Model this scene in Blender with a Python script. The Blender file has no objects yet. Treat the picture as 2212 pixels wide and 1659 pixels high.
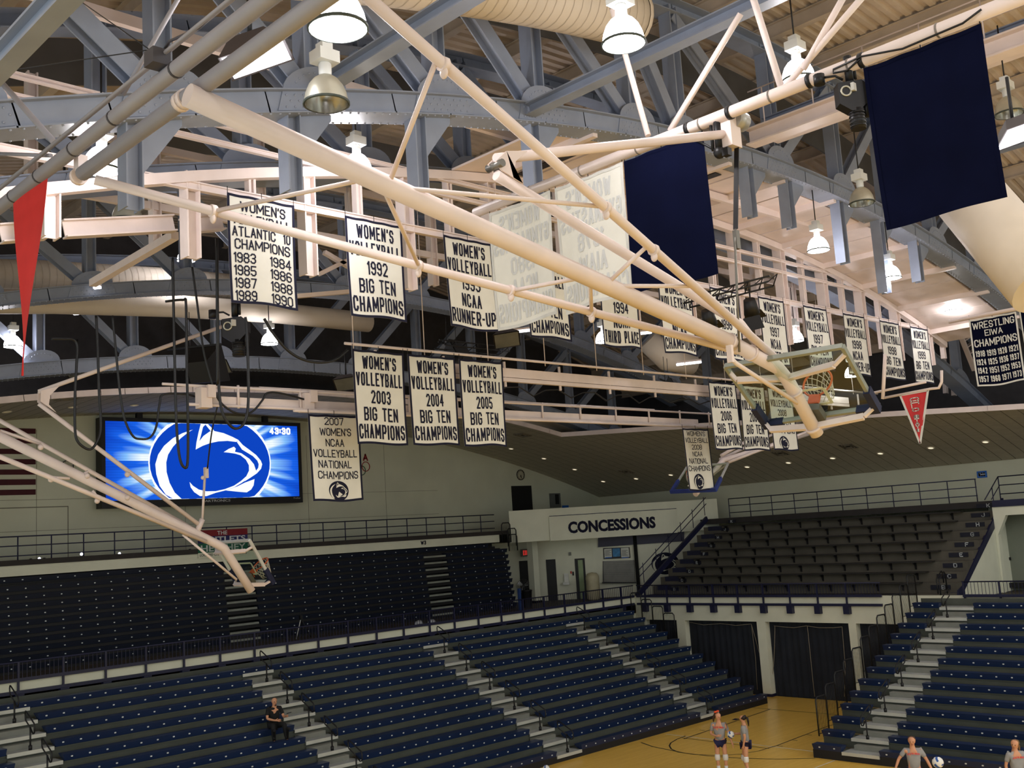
import bpy, math, random
from mathutils import Vector, Matrix
random.seed(7)
S = bpy.context.scene
COL = S.collection
# ------------------------------------------------------------------ camera
EYE = Vector((0.0, 0.0, 7.6))
YAW, PIT, ROLL, FOC = math.radians(44.088), math.radians(8.107), math.radians(-3.642), 2262.65
FWD = Vector((math.cos(PIT)*math.sin(YAW), math.cos(PIT)*math.cos(YAW), math.sin(PIT)))
_r = Vector((math.cos(YAW), -math.sin(YAW), 0)); _u = _r.cross(FWD)
RGT = math.cos(ROLL)*_r + math.sin(ROLL)*_u
UPV = -math.sin(ROLL)*_r + math.cos(ROLL)*_u
cam = bpy.data.cameras.new('camera'); cam_o = bpy.data.objects.new('camera', cam); COL.objects.link(cam_o)
cam.sensor_width = 36.0; cam.lens = 36.0*FOC/2212.0; cam.clip_end = 400; cam.clip_start = .05
M3 = Matrix((RGT, UPV, -FWD)).transposed()
cam_o.matrix_world = Matrix.Translation(EYE) @ M3.to_4x4()
S.camera = cam_o
# ------------------------------------------------------------------ world, exposure, hall lamps
W = bpy.data.worlds.new('hall_air'); S.world = W; W.use_nodes = True
W.node_tree.nodes['Background'].inputs[0].default_value = (.94, 1.0, .96, 1)
W.node_tree.nodes['Background'].inputs[1].default_value = 1.0
S.view_settings.view_transform = 'Standard'; S.view_settings.look = 'None'
S.view_settings.exposure = 0.1; S.view_settings.gamma = 1.0; S.view_settings.use_curve_mapping = False
LAMP_GLOW = 26.0      # emission of the high-bay domes
LAMP_DOWN = 85.0     # watts of the bulb under each dome
def area_light(name, loc, rot, sx, sy, w, col=(1, .98, .96)):
    l = bpy.data.lights.new(name, 'AREA'); l.shape = 'RECTANGLE'; l.size = sx; l.size_y = sy; l.energy = w; l.color = col
    o = bpy.data.objects.new(name, l); COL.objects.link(o); o.location = loc; o.rotation_euler = rot; return o
# the hall goes on behind and beside the camera: its lamps there, as banks of light under the roof
area_light('hall_lamps', (22, -9, 14.6), (0, 0, 0), 34, 14, 3000)
area_light('hall_lamps', (22, 6, 15.6), (0, 0, 0), 30, 8, 500)
def bulb_light(loc, w):
    l = bpy.data.lights.new('hall_bulb', 'POINT'); l.energy = w; l.shadow_soft_size = .25; l.color = (1, .97, 1.0)
    o = bpy.data.objects.new('hall_bulb', l); COL.objects.link(o); o.location = loc
for loc in ((1.5, 3, 13.8), (9, 2.0, 14.2), (17, 3.0, 14.6), (-2, 10, 13.5), (26, 5, 14.5), (34, 6, 14.2), (-3.5, 20, 13.2), (42, 8, 13.0)): bulb_light(loc, 130)
# ------------------------------------------------------------------ survey: a sighted point on a known plane
def sight(px, py): return RGT*((px-1106)/FOC) - UPV*((py-829.5)/FOC) + FWD
def ax(px, py, x): d = sight(px, py); return EYE + d*(x/d.x)
def ay(px, py, y): d = sight(px, py); return EYE + d*(y/d.y)
def az(px, py, z): d = sight(px, py); return EYE + d*((z-EYE.z)/d.z)
def ad(px, py, dist): return EYE + sight(px, py)*dist
def g_ceil(x): return 13.85 - .0063*(x-23.3)**2       # soffit ceiling, a shallow vault across the hall
def g_truss(x): return 16.75 - .0088*(x-23.4)**2      # top of the trusses' lower chord
# ------------------------------------------------------------------ materials
def srgb(*c):
    return tuple(((v/255)/12.92 if v/255 <= .04045 else ((v/255+.055)/1.055)**2.4) for v in c)
MATS = {}
def mat(name, rgb, rough=.6, metal=0., var=.12, scale=3., bump=0., spec=.4, stretch=None):
    if name in MATS: return MATS[name]
    m = bpy.data.materials.new(name); m.use_nodes = True; nt = m.node_tree; b = nt.nodes['Principled BSDF']
    c = srgb(*rgb)
    b.inputs['Roughness'].default_value = rough; b.inputs['Metallic'].default_value = metal
    b.inputs['Specular IOR Level'].default_value = spec
    tc = nt.nodes.new('ShaderNodeTexCoord'); n = nt.nodes.new('ShaderNodeTexNoise'); n.inputs['Scale'].default_value = scale; n.inputs['Detail'].default_value = 3
    if stretch:
        mp = nt.nodes.new('ShaderNodeMapping'); mp.inputs['Scale'].default_value = stretch
        nt.links.new(tc.outputs['Object'], mp.inputs['Vector']); nt.links.new(mp.outputs['Vector'], n.inputs['Vector'])
    else: nt.links.new(tc.outputs['Object'], n.inputs['Vector'])
    r = nt.nodes.new('ShaderNodeValToRGB')
    r.color_ramp.elements[0].position = .3; r.color_ramp.elements[1].position = .7
    r.color_ramp.elements[0].color = (*[max(0, v*(1-var)) for v in c], 1); r.color_ramp.elements[1].color = (*[min(1, v*(1+var)) for v in c], 1)
    nt.links.new(n.outputs['Fac'], r.inputs['Fac']); nt.links.new(r.outputs['Color'], b.inputs['Base Color'])
    if bump:
        bp = nt.nodes.new('ShaderNodeBump'); bp.inputs['Strength'].default_value = bump; bp.inputs['Distance'].default_value = .02
        nt.links.new(n.outputs['Fac'], bp.inputs['Height']); nt.links.new(bp.outputs['Normal'], b.inputs['Normal'])
    MATS[name] = m; return m
def emit(name, rgb, strength):
    if name in MATS: return MATS[name]
    m = bpy.data.materials.new(name); m.use_nodes = True; nt = m.node_tree
    nt.nodes.remove(nt.nodes['Principled BSDF']); e = nt.nodes.new('ShaderNodeEmission')
    e.inputs[0].default_value = (*rgb, 1); e.inputs[1].default_value = strength
    nt.links.new(e.outputs[0], nt.nodes['Material Output'].inputs[0]); MATS[name] = m; return m
STEEL = mat('blue_grey_steel_paint', (138, 147, 165), .42, .0, .08, 2.)
CREAM = mat('cream_steel_paint', (226, 211, 205), .45, 0, .06, 2.)
TAN = mat('tan_roof_deck', (198, 182, 164), .7, 0, .10, 1.5)
BAFFLE = mat('dark_grey_board', (96, 94, 92), .9, 0, .08, 2.)
DUCT = mat('cream_duct', (215, 203, 186), .55, 0, .06, 1.)
WALL = mat('painted_block_wall', (200, 202, 180), .8, 0, .05, .6, .05)
WHITE = mat('white_painted_concrete', (220, 221, 200), .7, 0, .05, 1.2, .04)
SOFFIT = mat('soffit_tile', (186, 180, 160), .9, 0, .05, 3.)
GROOVE = mat('tile_groove', (96, 92, 80), .9)
NAVY = mat('navy_rail_paint', (26, 28, 58), .45, 0, .1, 3.)
BENCH = mat('navy_bench_plastic', (21, 39, 74), .4, 0, .08, 2.)
BLACK = mat('black_metal', (20, 20, 22), .5, 0, .15, 4.)
DARKSKIRT = mat('black_skirt_board', (24, 24, 26), .6, 0, .1, 2.)
DECK = mat('grey_green_deck', (74, 78, 70), .7, 0, .12, 1.5)
ALU = mat('aluminium_tread', (176, 180, 178), .45, .3, .08, 3., 0, .4, (1, 8, 8))
BOLT = mat('pale_bolt_caps', (206, 212, 212), .4, .2)
CLOTHW = mat('cream_banner_cloth', (224, 223, 213), .9, 0, .04, 2.5, .1)
CLOTHN = mat('navy_banner_cloth', (9, 13, 36), .95, 0, .15, 2., .1, .05)
INK = mat('navy_felt_lettering', (18, 20, 44), .9, 0, .1, 5.)
INKW = mat('white_felt_lettering', (214, 216, 214), .9, 0, .05, 5.)
RED = mat('red_felt', (196, 42, 38), .9, 0, .1, 2.)
CONC = mat('grey_concrete', (84, 80, 70), .85, 0, .15, 1.2, .1)
CURTAIN = mat('dark_curtain', (30, 34, 42), .95, 0, .2, 1.5)
CABLE = mat('black_cable', (22, 24, 27), .4, 0, .1, 5.)
SKIN = mat('skin', (206, 150, 116), .6, 0, .05, 8.)
# ------------------------------------------------------------------ mesh building
class MB:
    def __init__(s): s.v = []; s.f = []; s.sm = []
    def add(s, vs, fs, smooth=False):
        o = len(s.v); s.v += [Vector(v) for v in vs]
        for f in fs: s.f.append([i+o for i in f]); s.sm.append(smooth)
        return s
    def box(s, a, b):
        x0, y0, z0 = a; x1, y1, z1 = b
        return s.add([(x0,y0,z0),(x1,y0,z0),(x1,y1,z0),(x0,y1,z0),(x0,y0,z1),(x1,y0,z1),(x1,y1,z1),(x0,y1,z1)],
                     [(0,3,2,1),(4,5,6,7),(0,1,5,4),(1,2,6,5),(2,3,7,6),(3,0,4,7)])
    def sweep(s, prof, p0, p1, up=(0,0,1), smooth=False):
        p0, p1 = Vector(p0), Vector(p1); d = (p1-p0).normalized(); up = Vector(up)
        w = d.cross(up)
        if w.length < 1e-4: w = d.cross(Vector((1,0,0)))
        w.normalize(); u = w.cross(d); n = len(prof)
        vs = [p0+w*a+u*b for a, b in prof]+[p1+w*a+u*b for a, b in prof]
        fs = [(i, (i+1) % n, n+(i+1) % n, n+i) for i in range(n)]
        s.add(vs, fs, smooth); o = len(s.v)-2*n
        s.f.append([o+i for i in range(n)][::-1]); s.f.append([o+n+i for i in range(n)]); s.sm += [False, False]
        return s
    def beam(s, p0, p1, w, h, up=(0,0,1)):
        return s.sweep([(-w/2,-h/2),(w/2,-h/2),(w/2,h/2),(-w/2,h/2)], p0, p1, up)
    def ibeam(s, p0, p1, w, h, up=(0,0,1), t=.025):
        a, b, c = w/2, h/2, t/2
        return s.sweep([(-a,-b),(a,-b),(a,-b+t),(c,-b+t),(c,b-t),(a,b-t),(a,b),(-a,b),(-a,b-t),(-c,b-t),(-c,-b+t),(-a,-b+t)], p0, p1, up)
    def chan(s, p0, p1, w, h, up=(0,0,1), t=.02):
        a, b = w/2, h/2
        return s.sweep([(-a,-b),(a,-b),(a,-b+t),(-a+t,-b+t),(-a+t,b-t),(a,b-t),(a,b),(-a,b)], p0, p1, up)
    def tube(s, pts, r, n=8, caps=True):
        pts = [Vector(p) for p in pts]; k = len(pts); rs = r if isinstance(r, (list, tuple)) else [r]*k
        o = len(s.v); prev = None
        for i, p in enumerate(pts):
            d = (pts[min(i+1, k-1)]-pts[max(i-1, 0)]).normalized()
            if prev is None:
                a = d.cross(Vector((0,0,1)) if abs(d.z) < .9 else Vector((1,0,0))).normalized()
            else:
                a = prev - d*prev.dot(d); a.normalize()
            prev = a; b = d.cross(a)
            s.v += [p + (a*math.cos(2*math.pi*j/n)+b*math.sin(2*math.pi*j/n))*rs[i] for j in range(n)]
        for i in range(k-1):
            for j in range(n):
                s.f.append([o+i*n+j, o+i*n+(j+1) % n, o+(i+1)*n+(j+1) % n, o+(i+1)*n+j]); s.sm.append(True)
        if caps:
            s.f.append([o+j for j in range(n)][::-1]); s.f.append([o+(k-1)*n+j for j in range(n)]); s.sm += [False, False]
        return s
    def lathe(s, c, prof, n=16, axis=(0,0,1), smooth=True):
        c = Vector(c); ax_ = Vector(axis).normalized(); a = ax_.cross(Vector((1,0,0)) if abs(ax_.x) < .9 else Vector((0,1,0))).normalized(); b = ax_.cross(a)
        o = len(s.v)
        for r, h in prof: s.v += [c+ax_*h+(a*math.cos(2*math.pi*j/n)+b*math.sin(2*math.pi*j/n))*r for j in range(n)]
        for i in range(len(prof)-1):
            for j in range(n): s.f.append([o+i*n+j, o+i*n+(j+1) % n, o+(i+1)*n+(j+1) % n, o+(i+1)*n+j]); s.sm.append(smooth)
        return s
    def prism(s, poly, t):
        poly = [Vector(p) for p in poly]; t = Vector(t); n = len(poly); o = len(s.v)
        s.v += poly+[p+t for p in poly]
        s.f.append([o+i for i in range(n)][::-1]); s.f.append([o+n+i for i in range(n)]); s.sm += [False]*2
        for i in range(n): s.f.append([o+i, o+(i+1) % n, o+n+(i+1) % n, o+n+i]); s.sm.append(False)
        return s
    def quad(s, *p): return s.add(p, [tuple(range(len(p)))])
    def sphere(s, c, r, n=12, m=8, sc=(1,1,1)):
        c = Vector(c); o = len(s.v)
        for i in range(m+1):
            t = math.pi*i/m
            for j in range(n):
                p = 2*math.pi*j/n
                s.v.append(c+Vector((r*sc[0]*math.sin(t)*math.cos(p), r*sc[1]*math.sin(t)*math.sin(p), r*sc[2]*math.cos(t))))
        for i in range(m):
            for j in range(n): s.f.append([o+i*n+j, o+(i+1)*n+j, o+(i+1)*n+(j+1) % n, o+i*n+(j+1) % n]); s.sm.append(True)
        return s
ORG = {}
def build(name, mb, m, parent=None, label=None, cat=None, group=None, kind=None):
    me = bpy.data.meshes.new(name)
    if parent is not None: off = ORG[parent]
    elif kind == 'structure': off = Vector((0,0,0))
    else:
        xs = [v.x for v in mb.v]; ys = [v.y for v in mb.v]; zs = [v.z for v in mb.v]
        off = Vector(((min(xs)+max(xs))/2, (min(ys)+max(ys))/2, min(zs)))
    me.from_pydata([tuple(v-off) for v in mb.v], [], mb.f); me.validate()
    if len(me.polygons) == len(mb.sm):
        me.polygons.foreach_set('use_smooth', mb.sm)
    ms = m if isinstance(m, (list, tuple)) else [m]
    for q in ms: me.materials.append(q)
    me.update()
    o = bpy.data.objects.new(name, me); COL.objects.link(o)
    if parent is not None: o.parent = parent
    else: o.location = off
    ORG[o] = off
    return tag(o, label, cat, group, kind)
def tag(o, label=None, cat=None, group=None, kind=None):
    if label: o['label'] = label
    if cat: o['category'] = cat
    if group: o['group'] = group
    if kind: o['kind'] = kind
    return o
def thing(name, loc, label, cat, group=None):
    o = bpy.data.objects.new(name, None); COL.objects.link(o); o.location = loc; o.empty_display_size = .2
    ORG[o] = Vector(loc); return tag(o, label, cat, group)
def copy_part(o, shift, parent=None):
    c = o.copy(); COL.objects.link(c); c.location = o.location + Vector(shift)
    if parent is not None: c.parent = parent
    p = c.parent
    ORG[c] = ORG[o] + Vector(shift)
    for ch in list(o.children):
        d = ch.copy(); COL.objects.link(d); d.parent = c; ORG[d] = ORG[ch]+Vector(shift)
    return c
def struct(name, mb, m): return build(name, mb, m, kind='structure')
V = Vector
# ================================================================== STRUCTURE
XW, YB = 39.56, 33.3          # face of the balcony along the side and along the end
# court floor
FLOORM = mat('maple_court', (196, 152, 66), .28, 0, .12, 1.0, 0, .5, (14, 1.2, 1))
def court_material():
    nt = FLOORM.node_tree; b = nt.nodes['Principled BSDF']; tc = nt.nodes.new('ShaderNodeTexCoord')
    br = nt.nodes.new('ShaderNodeTexBrick'); mp = nt.nodes.new('ShaderNodeMapping'); mp.inputs['Rotation'].default_value = (0, 0, math.radians(0))
    nt.links.new(tc.outputs['Object'], mp.inputs['Vector']); nt.links.new(mp.outputs['Vector'], br.inputs['Vector'])
    br.inputs['Scale'].default_value = 1; br.inputs['Brick Width'].default_value = 1.1; br.inputs['Row Height'].default_value = .06; br.inputs['Mortar Size'].default_value = .002
    br.inputs['Color1'].default_value = (*srgb(238, 196, 92), 1); br.inputs['Color2'].default_value = (*srgb(226, 182, 76), 1); br.inputs['Mortar'].default_value = (*srgb(200, 156, 64), 1)
    nt.links.new(br.outputs['Color'], b.inputs['Base Color'])
court_material()
m = MB(); m.box((-6, -30, -.3), (XW+2.5, YB+1, 0)); floor = struct('floor', m, FLOORM)
LINEB = mat('black_line_paint', (34, 34, 34), .4); LINEW = mat('white_line_paint', (226, 220, 200), .4); LINEBL = mat('navy_line_paint', (24, 30, 62), .4)
def flat_line(pts, w, m_, name='court_line', z=.003):
    mb = MB()
    for i in range(len(pts)-1):
        a, b = V((*pts[i], 0)), V((*pts[i+1], 0)); d = (b-a).normalized(); n = V((-d.y, d.x, 0))*w/2; e = d*w*.3
        mb.add([a-n-e+V((0,0,z)), b-n+e+V((0,0,z)), b+n+e+V((0,0,z)), a+n-e+V((0,0,z))], [(0,1,2,3)])
    return build(name, mb, m_, floor)
def fz(px, py): p = az(px, py, 0); return (p.x, p.y)
# lines sighted on the floor: side line, base line, lane, arc, volleyball line
flat_line([fz(1478,1596), fz(1664,1532)], .06, LINEB)
flat_line([fz(1628,1529), fz(1665,1532), fz(1760,1540), fz(1812,1544)], .05, LINEB)
flat_line([fz(1440,1586), fz(1480,1591), fz(1560,1600), fz(1650,1611), fz(1755,1623)], .06, LINEW)
flat_line([fz(1474,1594), fz(1580,1607), fz(1660,1617)], .05, LINEB)
arc1 = [(1385,1604),(1410,1613),(1450,1621),(1480,1627),(1530,1633),(1600,1638),(1680,1640),(1760,1638)]
flat_line([fz(*p) for p in arc1], .06, LINEB)
arc2 = [(1480,1590),(1462,1597),(1449,1605),(1446,1611),(1450,1618),(1465,1625),(1500,1630),(1560,1632),(1600,1629),(1640,1622),(1680,1610),(1740,1587),(1790,1568),(1840,1556)]
flat_line([fz(*p) for p in arc2], .05, LINEB)
flat_line([fz(1760,1659), fz(1803,1643)], .05, LINEW)
for a, b in (((1512,1577),(1522,1578)), ((1679,1611),(1690,1612)), ((1713,1599),(1722,1600)), ((1744,1587),(1753,1588))): flat_line([fz(*a), fz(*b)], .05, LINEB)
m = MB(); m.add([V((*fz(*p), .004)) for p in ((1580,1555),(1588,1552),(1598,1553),(1590,1556))], [(0,1,2,3)]); build('lane_mark', m, LINEBL, floor)

# balcony slabs with their white fascias and the openings to the court below
m = MB(); m.box((-6, YB, 3.45), (XW+.02, 44.5, 3.85)); m.box((XW+.02, -12, 3.45), (50.5, 44.5, 3.85)); balcony_floor = struct('floor_balcony', m, mat('dark_brown_floor', (62, 54, 44), .7))
m = MB(); m.box((-6, YB, 0), (XW+.25, YB+.25, 4.22)); wall_b_end = struct('wall_end_balcony', m, WHITE)
m = MB(); m.box((XW, -12, 3.15), (XW+.25, YB, 4.24))
for y0, y1 in ((-12, 8.0), (8.0+6, 20.05), (21.87, 22.2), (26.12, 26.55), (30.42, 30.9), (32.76, YB)): m.box((XW, y0, 0), (XW+.45, y1, 3.15))
wall_b_side = struct('wall_side_balcony', m, WHITE)
m = MB(); m.box((XW-.02, 26.1, 0), (XW+.47, 26.57, .12)); m.box((XW-.02, 30.4, 0), (XW+.47, 30.92, .12)); m.box((XW-.02, 21.85, 0), (XW+.47, 22.22, .12)); struct('baseboard_side', m, NAVY)
# the end wall, the side wall, and the roof space above the soffit
m = MB(); m.box((-6, 44.0, 3.5), (50.2, 44.4, 22)); wall_end = struct('wall_end', m, WALL)
m = MB(); m.box((49.6, -30, 3.5), (50.0, 44.0, 22)); wall_side = struct('wall_side', m, WALL)
# faint block courses and joints on the end wall
J = mat('wall_joint_groove', (120, 118, 104), .9)  # joints and panel edge, a darker tone than the wall
m = MB()
for z in (8.9, 10.15): m.box((-3, 43.992, z), (36.5, 44.001, z+.015))
for x in (15.5, 21.9, 28.3, 33.0): m.box((x, 43.992, 7.6), (x+.015, 44.001, 13))
build('joint', m, J, wall_end)
m = MB()
pa, pb = ay(0, 1098, 43.98), ay(148, 1096, 43.98)
m.box((pa.x-6, 43.985, pa.z-.02), (pb.x, 44.0, pa.z+.02)); m.box((pb.x-.03, 43.985, 7.6), (pb.x, 44.0, pa.z)); build('panel_edge', m, J, wall_end)
# upper concourse: white band over the closed bleachers, and on the side above the concrete seats
YU = 40.5
m = MB(); m.box((-6, YU, 7.2), (37.6, YU+.2, 7.58)); wall_u = struct('wall_end_upper_band', m, WHITE)
m = MB(); m.box((-6, YU-.04, 7.58), (38.2, 44.0, 7.78)); struct('floor_upper_end', m, mat('dark_concourse_edge', (52, 48, 46), .8))
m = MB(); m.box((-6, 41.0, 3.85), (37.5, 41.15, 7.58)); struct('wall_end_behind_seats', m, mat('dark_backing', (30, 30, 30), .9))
m = MB(); m.box((46.75, -12, 7.42), (49.6, 34.5, 7.7)); struct('floor_upper_side', m, mat('dark_concourse_edge', (40, 38, 38), .8))
# side of the concourse beyond the concrete stand: white wall with a recessed bay
XR = 45.6
m = MB()
rec = [ax(2172, 1113, XR), ax(2156, 1155, XR), ax(2168, 1260, XR), ax(2168, 1281, XR)]
outer = [(18.35, 3.85), (18.35, 7.42), (rec[0].y, 7.42), (rec[0].y, rec[0].z), (rec[1].y, rec[1].z), (rec[2].y, rec[2].z), (rec[3].y, 3.85)]
m.prism([(XR, y, z) for y, z in outer], (.3, 0, 0)); m.box((XR, 9, rec[0].z), (XR+.3, rec[0].y, 7.42)); wall_v = struct('wall_side_vomitory', m, WHITE)
m = MB(); m.box((XR+1.2, 8, 3.85), (XR+1.4, 19.0, 7.42)); struct('wall_side_recess', m, mat('grey_green_recess', (120, 126, 112), .8, 0, .08, .5))
m = MB(); y_ = ax(2178,1207,XR+1.15).y; z_ = ax(2178,1207,XR+1.15).z; m.box((XR+1.12, y_-.1, z_-.06), (XR+1.2, y_+.02, z_+.06)); tag(build('wall_box', m, BLACK), 'small dark box on the grey-green recess wall at far right', 'box')
m = MB(); a = ax(2169,1271,XR+.9); b = ax(2212,1275,XR+.9); m.box((XR+.8, 13, 4.0), (XR+1.15, a.y, 4.2)); tag(build('low_bench', m, BLACK), 'long low black bench along the grey-green recess at far right', 'bench')
m = MB(); m.box((XR-.06, 9, 7.42), (50, 18.3, 7.7)); struct('trim_1', m, NAVY)
# end wing by the concession stand
FC0, FC1 = V((38.17, 40.26, 0)), V((47.6, 33.75, 0))      # line of the fascia over the concession stand
fd = (FC1-FC0).normalized(); fn = V((fd.y, -fd.x, 0))    # fn points to the court
def hit_f(px, py, off=0.):
    d = sight(px, py); o = FC0 + fn*off; t = (o-EYE).dot(fn)/d.dot(fn); return EYE+d*t
zt = hit_f(1300, 1092).z; zb = hit_f(1300, 1160).z
m = MB(); a, b = FC0.copy(), FC1.copy()
m.prism([V((a.x, a.y, zb)), V((b.x, b.y, zb)), V((b.x, b.y, zt)), V((a.x, a.y, zt))], -fn*.35); struct('wall_concession_fascia', m, WHITE)
m = MB(); l = hit_f(1187, 1150); r_ = hit_f(1461, 1130); 
for p, q in ((l, r_),):
    m.prism([V((p.x, p.y, zb-.03)), V((q.x, q.y, zb-.03)), V((q.x, q.y, zt-.42)), V((p.x, p.y, zt-.42))], fn*.09)
sign = build('concessions_sign', m, WHITE); tag(sign, 'long white sign board reading CONCESSIONS over the food counter', 'sign')
m = MB(); k0 = FC0-fn*.35; k1 = FC1-fn*.35
m.add([V((k0.x,k0.y,zb+.02)), V((k1.x,k1.y,zb+.02)), V((49.6,44,zb+.02)), V((37.5,44,zb+.02))], [(0,1,2,3)]); struct('ceiling_concession', m, WHITE)
m = MB(); m.add([V((k0.x,k0.y,7.7)), V((k1.x,k1.y,7.7)), V((49.6,44,7.7)), V((37.5,44,7.7))], [(0,1,2,3)]); struct('floor_upper_corner', m, CONC)
# ---- soffit ceiling of tiles, end and side, with the big opening under the trusses
def xe(y): return 38.65+(36.6-y)*.233      # edge of the opening on the side
YE = 36.55
m = MB(); N = 64
xs = [-5+i*(49.6+5)/N for i in range(N+1)]
for i in range(N):
    a, b = xs[i], xs[i+1]
    m.add([(a, YE, g_ceil(a)+.03), (b, YE, g_ceil(b)+.03), (b, 44, g_ceil(b)+.03), (a, 44, g_ceil(a)+.03)], [(0,1,2,3)])
ys = [YE-i*(YE+20)/40 for i in range(41)]
for i in range(40):
    for k in range(12):
        q = []
        for (yy, kk) in ((ys[i], k), (ys[i+1], k), (ys[i+1], k+1), (ys[i], k+1)):
            x0 = min(xe(yy), 47.5); x = x0+(49.6-x0)*kk/12; q.append((x, yy, g_ceil(x)+.03))
        m.add(q, [(0,1,2,3)])
ceil = struct('ceiling', m, GROOVE)
def tile_quads(mb, x0, x1, y0, y1):
    e = .012
    mb.add([(x0+e, y0+e, g_ceil(x0)), (x1-e, y0+e, g_ceil(x1)), (x1-e, y1-e, g_ceil(x1)), (x0+e, y1-e, g_ceil(x0))], [(0,1,2,3)])
m = MB(); T = .62; x = -5.0
while x < 49.4:
    y = 44.0-T
    while y > -18:
        xa, xb = x, min(x+T, 49.6)
        if y >= YE-.05: tile_quads(m, xa, xb, y, y+T)
        else:
            lo = xe(y)
            if xb > lo+.12: tile_quads(m, max(xa, lo), xb, y, min(y+T, YE+.6))
        y -= T
    x += T
build('ceiling_tile', m, SOFFIT, ceil, kind='stuff')
# pale trim along the edge of the opening
m = MB(); pts = [V((x, YE, g_ceil(x)+.04)) for x in [-5+i*43.65/50 for i in range(51)]]+[V((xe(y), y, g_ceil(xe(y))+.04)) for y in [YE-i*1.5 for i in range(1, 35)]]
for a, b in zip(pts[:-1], pts[1:]): m.beam(a-(b-a).normalized()*.02, b, .10, .22)
struct('trim_2', m, CREAM)
# ---- roof deck over everything: corrugated sheets on purlins
def g_roof(x): return 21.2 - .0088*(x-23.4)**2
m = MB(); yy = -14.0; zz = []
while yy < 44.0:
    zz += [(yy, 0), (yy+.14, 0), (yy+.18, .08), (yy+.30, .08)]; yy += .34
XS = [-6+i*56/28 for i in range(29)]
o = 0; m.v = [V((x, y, g_roof(x)+h)) for x in XS for (y, h) in zz]; n = len(zz)
for i in range(28):
    for j in range(n-1): m.f.append([i*n+j, (i+1)*n+j, (i+1)*n+j+1, i*n+j+1]); m.sm.append(False)
roof = struct('ceiling_roof_deck', m, TAN)
for i in range(21):
    x = -4+i*2.62
    m = MB(); m.ibeam((x, -14, g_roof(x)-.24), (x, 44, g_roof(x)-.24), .22, .42); build('purlin', m, TAN, roof)
for y, d in ((16.2, .9), (21.5, .9), (26.5, .9)):
    m = MB()
    for i in range(27):
        a, b = XS[i], XS[i+1]
        m.add([(a, y, g_roof(a)-1.5), (b, y, g_roof(b)-1.5), (b, y, g_roof(b)-.45), (a, y, g_roof(a)-.45), (a, y+.06, g_roof(a)-1.5), (b, y+.06, g_roof(b)-1.5), (b, y+.06, g_roof(b)-.45), (a, y+.06, g_roof(a)-.45)],
              [(0,1,2,3), (5,4,7,6), (0,4,5,1)])
    build('baffle_board', m, BAFFLE, roof)
# dark walling of the roof space behind the soffit edge
m = MB()
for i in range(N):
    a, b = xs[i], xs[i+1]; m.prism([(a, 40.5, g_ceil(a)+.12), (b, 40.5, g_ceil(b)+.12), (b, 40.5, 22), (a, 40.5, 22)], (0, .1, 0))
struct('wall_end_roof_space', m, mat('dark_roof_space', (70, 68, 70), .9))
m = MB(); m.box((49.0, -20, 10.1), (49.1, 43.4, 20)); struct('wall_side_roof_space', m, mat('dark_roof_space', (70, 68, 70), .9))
# curtains in the court doorways
def curtain(y0, y1, label, zt_=3.12):
    mb = MB(); n = 60; o = 0
    for i in range(n+1):
        y = y0+(y1-y0)*i/n; d = .03*math.sin(i*1.3)+.02*math.sin(i*.47)
        for z in (.03, zt_): mb.v.append(V((XW+.28+d, y, z)))
    for i in range(n): mb.f.append([2*i, 2*i+2, 2*i+3, 2*i+1]); mb.sm.append(True)
    t = thing('door_curtain', (XW+.28, (y0+y1)/2, 0), label, 'curtain', 'curtains in the court doorways')
    c = build('cloth', mb, CURTAIN, t)
    q = MB(); q.box((XW+.31, y0, 0), (XW+.37, y1, zt_)); build('backing', q, CURTAIN, t)
    return t
cur1 = curtain(26.6, 30.4, 'near-black curtain in the court doorway left of the white pier')
cur2 = curtain(22.25, 26.1, 'dark curtain in the middle court doorway with pale rope swags')
cur3 = curtain(20.1, 21.85, 'brownish dark curtain in the doorway behind the right bleacher end rails')
cur4 = curtain(30.95, 32.74, 'dark curtain in the small doorway behind the end-bank bench ends')
ROPE = mat('pale_rope', (150, 140, 120), .9)
def rope(t, pts):
    mb = MB(); mb.tube([ax(*p, XW+.22) for p in pts], .012, 5); build('rope', mb, ROPE, t)
rope(cur2, [(1672,1352),(1690,1354),(1715,1356),(1742,1352),(1770,1356),(1800,1356),(1819,1354)])
rope(cur2, [(1674,1352),(1673,1400),(1671,1440),(1668,1468)])
rope(cur2, [(1744,1353),(1750,1410),(1756,1470),(1760,1505)])
rope(cur2, [(1819,1354),(1826,1440),(1824,1505)])
rope(cur1, [(1490,1344),(1520,1350),(1557,1347),(1590,1351),(1622,1348)])
rope(cur1, [(1623,1348),(1632,1380),(1640,1410)])
rope(cur1, [(1623,1348),(1632,1420),(1636,1490)])
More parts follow.
